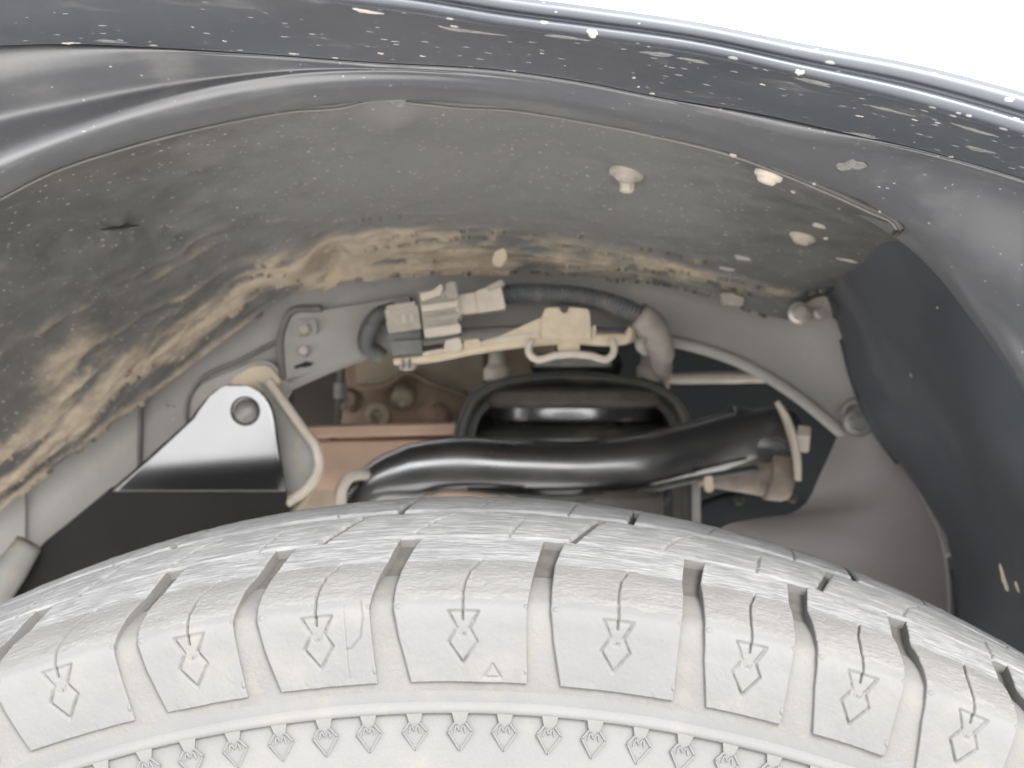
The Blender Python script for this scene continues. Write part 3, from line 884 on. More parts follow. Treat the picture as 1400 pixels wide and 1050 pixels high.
for k in range(30):
    x = rs.uniform(0, 1180); v = rs.uniform(0.02, .6)
    a, b = int(v * (nv - 1)), int(np.argmin(np.abs(bx[int(v * (nv - 1))] - x)))
    p, n = GB2[a, b], NB[a, b]; s = p[1] / F
    r_ = rs.uniform(.9, 2.2)
    blob('mud_spot', p, n, r_ * s * rs.uniform(.8, 1.6), r_ * s, .0002, M['mudspot'], liner, 400 + k)
for k in range(9):
    x = rs.uniform(0, 1390); a = rs.randint(14, GA.shape[0] - 12)
    gx = GA[a, :, 0] / GA[a, :, 1] * F + 700
    b = int(np.argmin(np.abs(gx - x)))
    p = GA[a, b]; n = grid_normals(GA[a-1:a+2, b-1:b+2])[1, 1]; s = p[1] / F
    r_ = rs.uniform(.8, 1.8)
    blob('mud_spot', p, n, r_ * s * rs.uniform(1, 2), r_ * s * .8, .0001, M['mudspot'], liner, 500 + k)
# tabs hanging from the inner edge of the liner
plate('tab', rpoly([(985, 400), (1018, 402), (1016, 418), (988, 416)], 3), .462, .004, M['conn_grey'], liner)
plate('tab', rpoly([(1088, 412), (1130, 404), (1140, 432), (1112, 444)], 5), .462, .005, M['conn_grey'], liner)
hexbolt('clip_bolt', P(1093, 428, .458), (0, -1, .1), .0042, .003, M['steel'], liner)
hexbolt('clip_bolt', P(1119, 428, .456), (.2, -1, 0), .0030, .003, M['steel'], liner, False)
plate('tab', rpoly([(690, 338), (694, 352), (684, 366), (672, 360), (676, 344)], 5), .45, .004, M['tan'], liner)

# dark rear liner sweeping down on the right
rear = thing('rear_liner', 'smooth dark blue-black rear liner sweeping down beside the grey splash shield', 'arch liner', tuple(P(1300, 640, .36)))
nE = 200
Ec = [chord([(1180, 286), (1228, 312), (1265, 337), (1330, 417), (1400, 517), (1480, 650), (1560, 820), (1640, 1100)], [.332, .314, .309, .308, .308, .308, .308, .308], nE),
      chord([(1150, 325), (1190, 360), (1230, 405), (1275, 470), (1330, 560), (1390, 670), (1440, 790), (1480, 930), (1500, 1150)], [.385, .362, .345, .337, .335, .335, .335, .335], nE),
      chord([(1115, 358), (1150, 388), (1185, 428), (1220, 480), (1265, 552), (1320, 640), (1365, 740), (1400, 850), (1420, 980), (1430, 1150)], [.435, .415, .40, .392, .388, .385, .385, .385], nE),
      chord([(1098, 384), (1130, 400), (1153, 450), (1170, 510), (1195, 572), (1255, 655), (1300, 730), (1318, 830), (1318, 980), (1318, 1100)], [.474, .46, .445, .44, .438, .438, .438, .438], nE),
      chord([(1092, 392), (1126, 405), (1148, 452), (1165, 513), (1190, 576), (1248, 660), (1292, 735), (1310, 830), (1310, 980), (1310, 1100)], .476, nE)]
GE = across(Ec, 14)
grid_obj('panel', GE, M['liner_dark'], rear, .002)
# folded ridge lines, clips and torn edge bits of the rear liner
plate('edge_tab', rpoly([(1262, 672), (1272, 676), (1306, 722), (1300, 742), (1294, 740), (1290, 715)], 5), .455, .003, M['bolt_dark'], rear)
plate('edge_clip', rpoly([(1306, 708), (1318, 720), (1327, 742), (1318, 748), (1306, 735)], 5), .44, .004, M['conn_grey'], rear)
p, n = on_grid(GE, 1375, 792); blob('mud_spot', p, n, .0065, .002, .0012, M['tan'], rear, 7, tx=(.7, 0, -.75))
p, n = on_grid(GE, 1392, 800); blob('mud_spot', p, n, .003, .0015, .0008, M['tan'], rear, 8, tx=(.7, 0, -.75))
for k in range(3):
    p, n = on_grid(GE, rs.uniform(1200, 1390), rs.uniform(300, 520)); s = p[1] / F
    blob('mud_spot', p, n, 3 * s * rs.uniform(.5, 1.2), 2 * s, .0003, M['mudspot'], rear, 600 + k)
p, n = on_grid(GE, 1385, 385)

# ------------------------------------------------------------------ grey inner apron
apron = thing('inner_apron', 'grey painted steel inner apron panel with folded rim below the muddy liner', 'body panel', tuple(P(700, 420, .485)))
nA = 260
Lc = [(-400, 1100), (-200, 965), (0, 828), (100, 742), (200, 662), (300, 592), (385, 535), (450, 505), (540, 475), (650, 459), (750, 456), (850, 461), (920, 470), (1000, 493), (1085, 541), (1150, 594), (1220, 660), (1300, 760)]
Uc = [(-400, 880), (-200, 780), (0, 650), (110, 560), (200, 490), (320, 412), (400, 372), (500, 348), (600, 340), (750, 340), (900, 356), (1000, 380), (1090, 402), (1180, 470), (1260, 550), (1340, 640)]
Uo, Lo = chord(Uc, .492, nA), chord(Lc, .492, nA)
GAp = across([Uo, Uo * .7 + Lo * .3, Uo * .35 + Lo * .65, Lo], 8)
for q in range(GAp.shape[0]):
    GAp[q, :, 1] += .004 * math.sin(q / (GAp.shape[0] - 1) * math.pi)      # slight crown
apron_panel = grid_obj('panel', GAp, M['apron'], apron, .002)
# folded rim along the lower edge: groove, then a rounded lip
tube('rim', [P(x, y - 3, .4915) for x, y in Lc[2:]], .0036, M['apron'], apron, n=160, seg=12)
tube('rim_groove', [P(x, y - 13, .4945) for x, y in Lc[2:]], .0016, M['apron_dark'], apron, n=160, seg=8)
# seam and stiffening edges pressed in the panel
tube('seam', [P(193, 505, .4925), P(192, 570, .4935), P(190, 650, .493)], .0016, M['apron_dark'], apron, n=12, seg=8)
tube('seam', [P(35, 650, .4925), P(36, 700, .4935), P(34, 770, .493)], .0008, M['apron_dark'], apron, n=12, seg=8)
tube('mud_bead', [P(0, 684, .474), P(60, 632, .474), P(115, 590, .474), P(128, 580, .474)], .0026, M['tan'], apron, n=24, seg=8)
# raised pad with two bolts
pad = plate('bolt_pad', rpoly([(388, 520), (388, 448, 25), (398, 428, 20), (440, 424, 0), (560, 405, 0), (570, 464, 0)], 6), .4885, .010, M['apron'], apron, .0016)
tube('pad_edge', [P(386, 520, .488), P(386, 450, .488), P(396, 428, .488), (P(440, 422, .488))], .0022, M['apron_dark'], pad, n=30, seg=8)
plate('bolt_seat', rpoly([(402, 440), (432, 436), (434, 456), (404, 461)], 4), .4845, .004, M['apron'], pad)
hexbolt('pad_bolt', P(416, 451, .4825), (0, -1, .15), .0036, .003, M['steel'], pad, False)
hexbolt('pad_bolt', P(416, 481, .4855), (0, -1, .15), .0030, .004, M['steel'], pad, False)
blob('drain_hole', P(415, 499, .4863), (0, -1, 0), .0055, .0013, .0002, M['void'], pad, 3, tx=(1, 0, .35))
# six-sided raised boss with two tan dusty pads behind the bracket
boss = plate('pressed_boss', rpoly([(262, 600), (262, 545), (275, 525), (352, 492), (372, 494), (400, 528), (340, 640)], 8), .4875, .008, M['apron'], apron, .0014)
plate('dusty_pad', rpoly([(316, 518), (345, 500), (368, 500), (386, 522), (350, 540), (318, 534)], 6), .485, .006, M['tan'], boss, .001)
plate('dusty_pad', rpoly([(278, 545), (302, 530), (312, 548), (280, 580)], 5), .485, .006, M['tan'], boss, .001)
tube('boss_edge', [P(258, 600, .4885), P(258, 545, .4885), P(272, 522, .4885), P(330, 492, .4885), P(384, 464, .489)], .0013, M['apron_dark'], boss, n=30, seg=8)
for k, (x, y) in enumerate([(228, 555), (235, 556), (238, 572), (1092, 492)]):
    blob('paint_chip', P(x, y, .4945), (0, -1, 0), .0012, .0008, .0005, M['mudspot'], apron, 30 + k)
for k, (x, y) in enumerate([(60, 745), (110, 700), (150, 668), (945, 452), (985, 465), (1025, 484), (1065, 508), (1100, 535), (640, 440), (700, 436)]):
    lathe('spot_weld', [(.0002, .0004), (.0022, .0003), (.003, -.0006)][::-1], P(x, y, .4945), (0, -1, 0), M['apron'], apron, 16)
# pale bent end at the far left
tube('hose_stub', [P(-60, 900, .47), P(-10, 820, .47), P(15, 780, .47), P(40, 742, .472)], [.008, .0085, .009, .0075], M['flange_grey'], apron, n=24, seg=14)

# ------------------------------------------------------------------ triangular bracket on the left
br = thing('triangular_bracket', 'shiny triangular steel bracket with a round bolt hole, dark below', 'bracket', tuple(P(260, 640, .462)))
bd = lambda pts: [(x, y, .462 + (y - 600) * 1.05e-5) for x, y in pts]
rows = [(526, 314, 330), (528, 305, 340), (531, 299, 347), (536, 292, 356), (543, 283, 363), (552, 276, 369), (562, 268, 373)] + \
       [(y, 300 - (y - 538) * 1.12, np.interp(y, [560, 580, 610, 640, 670], [373, 376.5, 380.5, 385.5, 389.5])) for y in np.linspace(572, 672, 34)]
sheet = []; dep = .4615 * K; y_prev = 526
for (y, xl, xr) in rows:
    u = min(max((y - 616) / 50, 0), 1)
    th = R(1.8 + 17 * u * u * (3 - 2 * u))            # the sheet leans back more and more towards its lower edge
    dep += math.tan(th) * (y - y_prev) * .4615 * K / F
    y_prev = y
    sheet.append(np.stack([P(x, y, dep / K) for x in np.linspace(xl, xr, 24)]))
front = grid_obj('face_plate', np.array(sheet), M['bracket'], br, .003)
plate('lower_skirt', [(x, y, dep / K - .0003 + (y - 668) * 1.0e-4) for x, y in rpoly([(389.4, 668, 0), (392, 700, 0), (405, 900, 0), (-120, 900, 0), (-60, 880, 0), (30, 800, 8), (46, 754, 22), (110, 702, 0), (151, 668, 0)], 10, 8)], .462, .003, M['gloss_black'], br, .0007)  # added black plate; its colour stands in for the tyre reflected in the bracket
lathe('hole_collar', [(.0068, -.0005), (.0074, .0006), (.0080, .0004), (.0082, -.001), (.0068, -.001)], P(335, 562, .4615), (0, -1, 0), M['void'], front, 40)
lathe('bolt_head', [(.0010, .0024), (.003, .0022), (.0052, .0012), (.0068, -.0004), (.0068, -.001)][::-1], P(335.5, 562.5, .4608), (0, -1, .05), M['bolt_dark'], front, 40)
sf = plate('side_flange', rpoly([(352, 522, .474), (378, 532), (434, 612), (436, 640), (420, 666), (392, 690), (384, 640), (374, 560)], 8), .474, .003, M['flange_grey'], br)
tube('flange_lip', [P(366, 520, .472), P(384, 545, .472), P(412, 584, .471), P(434, 617, .47), P(436, 640, .47), P(418, 669, .47), P(392, 688, .47)], .0028, M['tan_pale'], sf, n=50, seg=12)
tube('back_stay', [P(440, 640, .50), P(425, 668, .495), P(398, 705, .49), P(385, 730, .49)], .0022, M['tan'], sf, n=20, seg=8)

# ------------------------------------------------------------------ chassis rail and the castings behind it
rail = thing('chassis_rail', 'red brown dusty chassis rail running behind the control arm', 'chassis rail', tuple(P(560, 640, .62)))
def beam(name, prof, x0, x1, mat, parent, n=20):
    """prof: (py, d) closed outline at image centre column; swept sideways between two pixel columns (measured at .62)"""
    X0, X1 = (x0 - 700) / F * .62 * K, (x1 - 700) / F * .62 * K
    a = [(d * K, ZC - (py - 525) / F * d * K) for py, d in prof]
    V = []
    for k in range(n):
        X = X0 + (X1 - X0) * k / (n - 1)
        for (y, z) in a: V.append((X, y, z + .004 * (k / (n - 1))))
    m = len(a); Fc = []
    for k in range(n - 1):
        for j in range(m):
            j2 = (j + 1) % m
            Fc.append((k*m + j, k*m + j2, (k+1)*m + j2, (k+1)*m + j))
    Fc.append(tuple(range(m))[::-1]); Fc.append(tuple(range((n-1)*m, n*m)))
    o = obj(name, V, Fc, mat, parent, True)
    md = o.modifiers.new('edge_split', 'EDGE_SPLIT'); md.split_angle = R(50)
    return o
beam('box_section', [(602, .618), (606, .614), (640, .6135), (664, .614), (672, .618), (700, .635), (760, .64), (760, .70), (602, .70)], 405, 760, M['rust'], rail)
beam('top_flange', [(581, .612), (584, .609), (596, .609), (599, .612), (599, .69), (581, .69)], 428, 760, M['rust'], rail)
plate('side_plate', rpoly([(398, 590), (450, 588), (455, 690), (405, 700)], 8), .617, .004, M['brown_pale'], rail)
plate('weld_patch', rpoly([(540, 618), (600, 612), (606, 632), (545, 636)], 5), .613, .003, M['brown_pale'], rail)
cast = thing('rusty_casting', 'rusty brown casting with round bosses above the chassis rail', 'engine part', tuple(P(540, 550, .68)))
plate('back_plate', [(462, 470), (760, 470), (760, 600), (462, 600)], .72, .01, M['brown'], cast)
plate('upper_web', rpoly([(485, 485), (660, 480), (660, 540), (610, 528), (560, 512), (530, 520), (488, 528)], 8), .69, .02, M['brown_pale'], cast, .003)
tube('web_rim', [P(488, 530, .685), P(530, 526, .685), P(555, 510, .684), P(590, 524, .684), P(650, 548, .685)], .0028, M['brown'], cast, n=30, seg=8)
lathe('bolt_boss', rprof([(.0045, -.01), (.0105, -.01), (.0105, .006), (.0048, .006), (.0045, .002)]), P(516, 569, .675), (0, -1, .1), M['brown_pale'], cast, 32)
lathe('bolt_boss', rprof([(.001, -.01), (.0095, -.01), (.0095, .012), (.0075, .016), (.001, .016)]), P(553, 540, .69), (0, -1, -.3), M['brown_pale'], cast, 32)
hexbolt('boss_bolt', P(550, 552, .668), (0, -1, .1), .003, .004, M['tan_pale'], cast, False)
lathe('bolt_boss', rprof([(.001, -.01), (.011, -.01), (.010, .012), (.006, .018), (.001, .018)]), P(480, 548, .70), (0, -1, .1), M['brown'], cast, 32)
lathe('bolt_boss', rprof([(.001, -.02), (.017, -.02), (.013, .004), (.004, .010), (.001, .010)]), P(592, 566, .675), (0, -.5, 1), M['rust'], cast, 32)
hexbolt('boss_bolt', P(592, 552, .664), (0, -1, .3), .0028, .004, M['rust'], cast, False)
pipe = thing('brake_pipe', 'thin grey green upright pipe left of the rusty casting', 'pipe', tuple(P(463, 575, .64)))
tube('pipe', [P(466, 500, .64), P(466, 528, .64), P(464, 550, .64), P(460, 580, .64), P(452, 600, .64)], [.003, .0034, .003, .0028, .0025], M['clip_dark'], pipe, n=24, seg=10)
lathe('fitting', rprof([(.001, -.006), (.0048, -.006), (.0048, .006), (.001, .006)]), P(465, 534, .64), (0, 0, 1), M['flange_grey'], pipe, 12)
hexbolt('clip', P(470, 556, .634), (0, -1, 0), .0028, .003, M['flange_grey'], pipe, False)

# dark walls of the bay behind everything
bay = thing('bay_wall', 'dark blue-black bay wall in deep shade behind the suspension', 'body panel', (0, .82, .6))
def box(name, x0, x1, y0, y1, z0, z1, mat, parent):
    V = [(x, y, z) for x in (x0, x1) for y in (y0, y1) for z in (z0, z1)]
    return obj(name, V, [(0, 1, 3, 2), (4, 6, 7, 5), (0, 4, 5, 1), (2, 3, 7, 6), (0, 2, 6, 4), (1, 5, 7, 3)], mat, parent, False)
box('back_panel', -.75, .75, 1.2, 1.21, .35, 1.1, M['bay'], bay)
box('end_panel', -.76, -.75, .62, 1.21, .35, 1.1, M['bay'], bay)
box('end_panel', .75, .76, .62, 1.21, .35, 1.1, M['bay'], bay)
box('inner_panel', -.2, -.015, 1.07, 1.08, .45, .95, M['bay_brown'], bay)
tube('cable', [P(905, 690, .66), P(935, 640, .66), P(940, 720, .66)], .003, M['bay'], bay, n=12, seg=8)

# ------------------------------------------------------------------ spring tower
tower = thing('spring_tower', 'black arched spring tower behind the control arm', 'suspension tower', tuple(P(782, 600, .60)))
def arch_shell(name, outer, d0, d1, mat, parent, n=90, thick=.004, back_scale=.92):
    c0 = chord(outer, d0, n); c0b = chord(outer, d0 + .004, n)
    cx, cz = P(782, 590, d1)[0], P(782, 590, d1)[2]
    c1 = chord(outer, d1, n)
    c1[:, 0] = cx + (c1[:, 0] - cx) * back_scale * d0 / d1
    c1[:, 2] = cz + (c1[:, 2] - cz) * back_scale * d0 / d1
    G = across([c0, c0 * .6 + c1 * .4, c1], 8)
    nv, nu = G.shape[:2]
    cen = np.array((cx, 0, cz))
    D = G - cen; D[..., 1] = 0; D /= np.linalg.norm(D, axis=2, keepdims=True)
    B = G - D * thick
    f = grid_faces(nv, nu); nn = nv * nu
    i = np.arange(nn).reshape(nv, nu)
    rg = np.concatenate([i[0, :], i[1:, -1], i[-1, -2::-1], i[-2:0:-1, 0]])
    r2 = np.roll(rg, -1)
    faces = np.concatenate([f, f[:, ::-1] + nn, np.stack([rg, rg + nn, r2 + nn, r2], 1)])
    return obj(name, np.concatenate([G.reshape(-1, 3), B.reshape(-1, 3)]), faces, mat, parent)
OUT = [(612, 640), (620, 605), (630, 568), (642, 545), (668, 526), (710, 515), (780, 509), (850, 515), (900, 527), (930, 548), (944, 575), (950, 600), (955, 640)]
hood = arch_shell('hood', OUT, .565, .66, M['tower'], tower, thick=.006)
tube('hood_rim', [P(x, y + 1, .564) for x, y in OUT[1:-1]], .0013, M['tower'], hood, n=90, seg=10)
INN = [(634, 640), (640, 602), (651, 567), (672, 547), (710, 535), (780, 530), (850, 535), (892, 547), (918, 567), (928, 600), (932, 640)]
shell = arch_shell('inner_shell', INN, .574, .66, M['tower'], tower, thick=.004)
tube('shell_rim', [P(x, y, .573) for x, y in INN], .0012, M['tower'], shell, n=90, seg=10)
gd = across([chord(OUT, .5655, 90), chord(OUT, .567, 90) * .5 + chord(INN, .570, 90) * .5, chord(INN, .5735, 90)], 6)
grid_obj('dome_face', gd, M['tower'], tower, .002)
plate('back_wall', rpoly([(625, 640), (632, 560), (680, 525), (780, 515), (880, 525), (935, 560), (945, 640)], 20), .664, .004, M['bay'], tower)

strut = thing('strut_mount', 'round black glossy strut mount seated inside the arched tower', 'strut mount', tuple(P(782, 610, .605)))
s_ = .60 * K / F
def pz(py, d=.60): return ZC - (py - 525) / F * d * K
cx = P(782, 560, .605)
cyl = lambda name, prof, mat, par: lathe(name, rprof([(r * s_, pz(py) - cx[2]) for r, py in prof]), cx, (0, 0, 1), mat, par, 72)
cyl('dust_ring', [(60, 527), (124, 529), (141, 535), (146, 549), (134, 556), (60, 556)], M['seat_brown'], strut)
cyl('upper_cup', [(60, 551), (121, 551), (125, 555), (124, 572), (118, 578), (60, 578)], M['seat_gloss'], strut)
cyl('lower_cup', [(60, 577), (120, 578), (142, 584), (148, 594), (140, 606), (60, 608)], M['tower'], strut)
cyl('spring_seat', [(50, 600), (104, 601), (112, 612), (104, 640), (50, 640)], M['seat_gloss'], strut)
lathe('top_rubber', rprof([(.002, -.006), (.031, -.006), (.033, 0), (.030, .009), (.002, .010)]), P(788, 500, .600), (0, 0, 1), M['tower'], strut, 48)
for x in (680, 888):
    st = lathe('mount_stud', rprof([(.001, -.004), (.0095, -.004), (.0095, .004), (.0062, .0075), (.0058, .014), (.004, .018), (.001, .019)]), P(x, 512, .585), (0, 0, 1), M['tan_pale'], strut, 18)

# ------------------------------------------------------------------ upper control arm
arm = thing('upper_control_arm', 'glossy black upper control arm reaching over behind the tyre', 'control arm', tuple(P(780, 640, .52)))
ap = [(478, 712, .515), (490, 682, .512), (512, 660, .51), (560, 646, .51), (620, 640, .512), (700, 641, .515), (790, 641, .518), (870, 634, .522), (950, 616, .53), (1010, 602, .536), (1062, 596, .54)]
ar = [(18, 20), (22, 24), (25, 30), (37, 34), (41, 38), (40, 42), (39, 44), (40, 44), (39, 42), (41, 40), (43, 40)]
ar = [(a * .52 * K / F, b * .52 * K / F) for a, b in ar]
body = tube('arm_body', [P(*q) for q in ap], ar, M['arm'], arm, n=120, seg=48, squash=.8)
tube('lower_flange', [P(640, 672, .502), P(700, 678, .502), P(790, 680, .503), P(870, 672, .507), (P(950, 655, .514)), P(1035, 640, .522)], .0022, M['tower'], arm, n=50, seg=10)
# bushing at the right end
ax = (1, .05, -.12)
lathe('bushing_sleeve', rprof([(.004, -.030), (.021, -.030), (.0215, .010), (.018, .013), (.004, .013)]), P(1058, 606, .54), ax, M['arm'], arm, 40)
lathe('bushing', rprof([(.003, -.045), (.0115, -.045), (.013, -.012), (.0145, .0135), (.003, .0135)]), P(1050, 650, .535), ax, M['brass'], arm, 36)
lathe('bushing_collar', rprof([(.003, -.006), (.017, -.006), (.017, .006), (.003, .006)]), P(1060, 648, .534), ax, M['brass'], arm, 36)
wash = tube('end_washer', [P(1062, 549, .522), P(1072, 566, .521), P(1082, 592, .52), P(1089, 625, .52), P(1091, 656, .521)], [(.0018, .004), (.0024, .007), (.0026, .009), (.0024, .007), (.002, .004)], M['tan_pale'], arm, n=30, seg=14)
hexbolt('end_nut', P(1096, 600, .52), (1, -.25, -.1), .0085, .005, M['tan_pale'], arm, False)
plate('pinch_tab', rpoly([(962, 652), (974, 650), (976, 672), (966, 674)], 4), .512, .006, M['tan'], arm)
bj = thing('ball_joint', 'brown dusty ball joint housing tucked between control arm and tyre', 'ball joint', tuple(P(840, 700, .505)))
lathe('housing', rprof([(.004, -.018), (.026, -.018), (.029, -.004), (.029, .006), (.024, .010), (.004, .010)]), P(842, 690, .52), (0, 0, 1), M['seat_brown'], bj, 48)
lathe('rubber_boot', rprof([(.004, -.010), (.022, -.010), (.028, 0), (.020, .008), (.004, .008)]), P(690, 690, .515), (0, 0, 1), M['brown_pale'], bj, 40)
tube('retaining_wire', [P(560, 690, .50), P(600, 676, .498), P(650, 677, .497), P(720, 688, .497)], .0018, M['brown'], bj, n=24, seg=8)

link_rod = thing('damper_rod', 'dark grey upright rod below the control arm bushing', 'rod', tuple(P(940, 740, .57)))
tube('rod', [P(936, 630, .57), P(937, 690, .57), P(938, 760, .57)], .0085, M['tower'], link_rod, n=10, seg=20)
tube('sleeve', [P(952, 650, .56), P(952, 700, .56), P(953, 760, .56)], .0028, M['flange_grey'], link_rod, n=10, seg=12)
lower = thing('lower_bracket', 'dark cast bracket in the shade under the bushing', 'bracket', tuple(P(1020, 700, .6)))
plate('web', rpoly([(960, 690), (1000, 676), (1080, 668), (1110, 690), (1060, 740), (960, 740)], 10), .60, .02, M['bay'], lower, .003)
hexbolt('bracket_bolt', P(1083, 680, .595), (0, -1, .2), .004, .004, M['tower'], lower, False)
hexbolt('bracket_bolt', P(1010, 684, .595), (0, -1, .2), .004, .004, M['tower'], lower, False)
rod = thing('tie_bar', 'pale dusty metal bar crossing the dark gap right of the tower', 'rod', tuple(P(980, 517, .60)))
tube('bar', [P(890, 518, .60), P(940, 517, .60), P(1000, 516, .60), P(1035, 517, .60), P(1052, 520, .60)], [.0034, .0042, .0046, .0036, .0016], M['tan_pale'], rod, n=30, seg=14)
hose = thing('bent_pipe', 'pale tan bent pipe beside the left end of the control arm', 'pipe', tuple(P(470, 700, .49)))
tube('pipe', [P(466, 730, .49), P(465, 690, .49), P(468, 666, .49), P(478, 652, .492), P(492, 648, .497), P(505, 650, .505)], .0036, M['tan_pale'], hose, n=40, seg=12)

# ------------------------------------------------------------------ sensor wiring: connectors, conduit, holder
har = thing('wiring_harness', 'wiring harness with dusty plug connectors and corrugated grey conduit', 'wiring', tuple(P(700, 440, .47)))
DH = .468
def conduit(name, pts, r, mat, parent, n):
    p = smooth_path(pts, n)
    rad = [r * (1 + .10 * math.sin(k * .78)) for k in range(n)]
    V, f = tube_mesh(p, rad, 16)
    return obj(name, V, f, mat, parent)
conduit('conduit', [P(676, 405, DH), P(700, 402, DH), P(750, 402, DH), P(800, 407, DH), P(845, 419, DH), P(878, 438, DH + .003), P(893, 460, DH + .006)], 14 * DH * K / F, M['conduit'], har, 360)
conduit('conduit', [P(540, 425, DH + .004), P(518, 432, DH + .006), P(505, 450, DH + .008), P(502, 472, DH + .012), P(520, 488, DH + .016)], 12 * DH * K / F, M['conduit'], har, 180)
tp = tube('wrap_tape', [P(872, 432, DH), P(888, 444, DH + .002), P(899, 466, DH + .010), P(904, 492, DH + .05), P(906, 512, DH + .13), P(904, 530, DH + .17)], [.0082, .0088, .0078, .0066, .006, .006], M['tape'], har, n=40, seg=18)
tube('tape_end', [P(880, 462, DH - .006), P(876, 472, DH - .007), P(884, 484, DH - .004)], [.002, .0034, .0015], M['tape'], tp, n=12, seg=8)
def rot_rect(cx, cy, w, h, a, r=3):
    c, s = math.cos(R(a)), math.sin(R(a))
    return rpoly([(cx + x * c - y * s, cy + x * s + y * c) for x, y in ((-w/2, -h/2), (w/2, -h/2), (w/2, h/2), (-w/2, h/2))], r)
pa = plate('plug', rot_rect(551, 436, 46, 34, -8), .459, .018, M['conn_grey'], har, .001)
plate('plug_latch', rot_rect(548, 418, 40, 6, -8, 1), .457, .012, M['conn_grey'], pa, .0006)
plate('plug_window', rot_rect(552, 436, 5, 11, -8, 1), .4582, .002, M['tan_pale'], pa, .0003)
plate('plug_window', rot_rect(563, 434, 3, 11, -8, 1), .4584, .002, M['tan_pale'], pa, .0003)
pb = plate('connector', rot_rect(600, 427, 48, 66, -8, 4), .457, .022, M['conn_grey'], har, .001)
for k, (yy, hh, mt) in enumerate([(402, 9, 'conn_grey'), (419, 9, 'tan_pale'), (435, 8, 'conn_grey'), (452, 12, 'tan_pale')]):
    plate('rib', rot_rect(599 + k * 2, yy, 50, hh, -8, 2), .4545, .004, M[mt], pb, .0006)
plate('lock_tab', rpoly([(574, 402), (594, 396), (602, 388), (606, 392), (602, 404), (576, 412)], 2), .452, .006, M['tan_pale'], pb, .0006)
plate('lock_tab', rpoly([(608, 388), (622, 384), (627, 408), (612, 410)], 3), .454, .008, M['conn_grey'], pb, .0006)
pc = plate('socket', rot_rect(641, 415, 38, 28, -8, 3), .459, .014, M['tan_pale'], har, .001)
plate('flange', rot_rect(625, 419, 7, 34, -8, 2), .457, .018, M['tan_pale'], pc, .0006)
plate('boot', rpoly([(650, 398), (684, 388), (692, 422), (655, 428)], 4), .457, .018, M['tan_pale'], har, .0014)
plate('boot_clip', rpoly([(664, 392), (686, 382), (690, 390), (668, 398)], 2), .455, .01, M['conn_grey'], har, .0006)
cd = plate('lower_clip', rpoly([(534, 466), (576, 464), (578, 484), (536, 487)], 4), .462, .014, M['clip_dark'], har, .001)
plate('clip_top', rpoly([(530, 450), (575, 448), (577, 462), (534, 465)], 4), .466, .012, M['clip_dark'], har, .001)
plate('clip_foot', rpoly([(540, 489), (572, 487), (565, 506), (548, 507)], 4), .463, .010, M['conn_grey'], cd, .0008)
for x in (551, 560):
    plate('clip_rib', rpoly([(x - 2, 490), (x + 2, 490), (x + 1.5, 504), (x - 1.5, 504)], 1), .4615, .003, M['clip_dark'], cd, .0003)

hold = thing('connector_holder', 'tan dust-coated metal holder strip carrying the connectors above the tower', 'bracket', tuple(P(740, 470, .47)))
strip = tube('strip', [P(540, 494, .468), P(580, 491, .468), P(650, 477, .469), P(720, 466, .47), P(780, 462, .47), P(840, 464, .47), (P(860, 461, .469)), P(864, 447, .468)],
             [(.0022, .008), (.0026, .008), (.0032, .009), (.0036, .010), (.0036, .010), (.0036, .009), (.003, .008), (.0018, .006)], M['tan'], hold, n=60, seg=16, squash=.6)
tube('upper_lip', [P(578, 484, .463), P(620, 476, .463), P(680, 464, .463), P(740, 454, .464)], .0014, M['tan_pale'], hold, n=24, seg=8)
plate('clip_block', rpoly([(608, 466), (628, 461), (633, 474), (628, 480), (607, 482)], 3), .459, .010, M['tan_pale'], hold, .001)
plate('clip_block', rpoly([(633, 466), (655, 463), (658, 474), (634, 478)], 3), .461, .008, M['tan'], hold, .001)
plate('gusset', rpoly([(660, 470), (700, 452), (744, 432), (744, 464), (700, 472)], 3), .463, .006, M['tan'], hold, .001)
blk = plate('upright_block', rpoly([(741, 432), (746, 421), (764, 420), (768, 428), (775, 428), (778, 420), (804, 422), (807, 432), (808, 464), (741, 464)], 3), .4600, .016, M['tan'], hold, .0014)
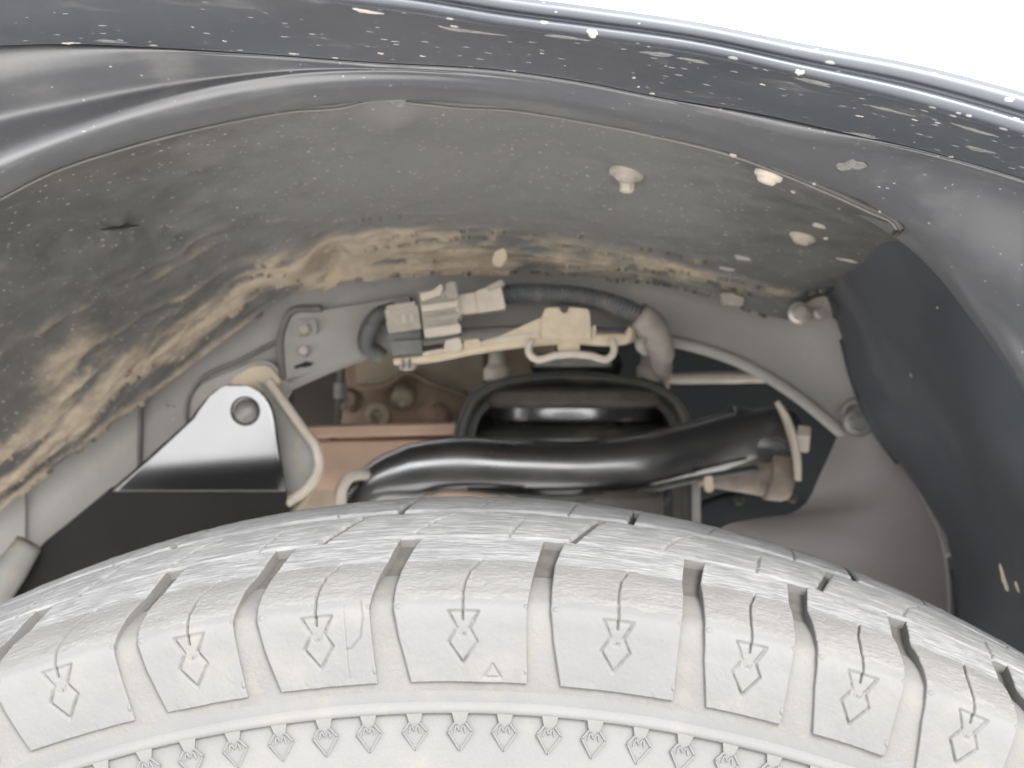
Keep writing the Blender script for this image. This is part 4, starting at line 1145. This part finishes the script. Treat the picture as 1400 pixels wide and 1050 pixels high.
plate('block_tab', rpoly([(808, 446), (815, 444), (815, 458), (808, 460)], 2), .462, .006, M['tan'], blk, .0006)
plate('neck', rpoly([(762, 460), (794, 460), (792, 482), (764, 482)], 3), .466, .012, M['tan'], hold, .001)
tube('saddle_loop', [P(728, 466, .462), P(723, 474, .461), P(724, 484, .461), P(731, 490, .461), P(760, 486, .460), P(782, 484, .460), P(806, 486, .460), P(832, 490, .461), P(838, 484, .461), P(839, 472, .461), P(836, 465, .462)], .0021, M['tan_pale'], hold, n=90, seg=10)
plate('saddle_foot', rpoly([(738, 486), (830, 486), (838, 500), (730, 500)], 5), .52, .06, M['clip_dark'], hold, .002)

# ------------------------------------------------------------------ grey splash shield on the right
shd = thing('splash_shield', 'smooth grey plastic splash shield tapering up to one bolt on the right', 'shield', tuple(P(1180, 760, .47)))
nS = 60
left = chord([(1152, 556), (1150, 580), (1138, 612), (1118, 655), (1102, 688), (1086, 700), (1040, 708), (985, 722), (930, 800), (900, 900), (890, 1040)], [.492, .49, .488, .486, .484, .482, .480, .476, .472, .472, .472], nS)
right = chord([(1176, 552), (1192, 572), (1214, 600), (1232, 628), (1250, 660), (1270, 695), (1288, 735), (1298, 790), (1300, 850), (1300, 920), (1300, 1040)], [.486, .482, .478, .474, .472, .470, .470, .470, .470, .470, .470], nS)
m1 = left * .66 + right * .34; m2 = left * .33 + right * .67
m1[:, 1] -= .006 * np.linspace(0, 1, nS); m2[:, 1] -= .009 * np.linspace(0, 1, nS)
GS = across([left, m1, m2, right], 10)
sp_ = grid_obj('panel', GS, M['shield'], shd, .003)
hb = hexbolt('shield_bolt', P(1172, 578, .482), (0, -1, .15), .0052, .004, M['bolt_dark'], shd)
tube('bolt_tab', [P(1152, 566, .486), P(1158, 553, .486), P(1172, 549, .485), P(1184, 560, .484), P(1190, 580, .482)], .0024, M['shield'], shd, n=24, seg=10)
tube('side_strut', [P(1345, 770, .48), P(1330, 800, .48), P(1312, 850, .48)], .0045, M['liner_dark'], shd, n=12, seg=10)
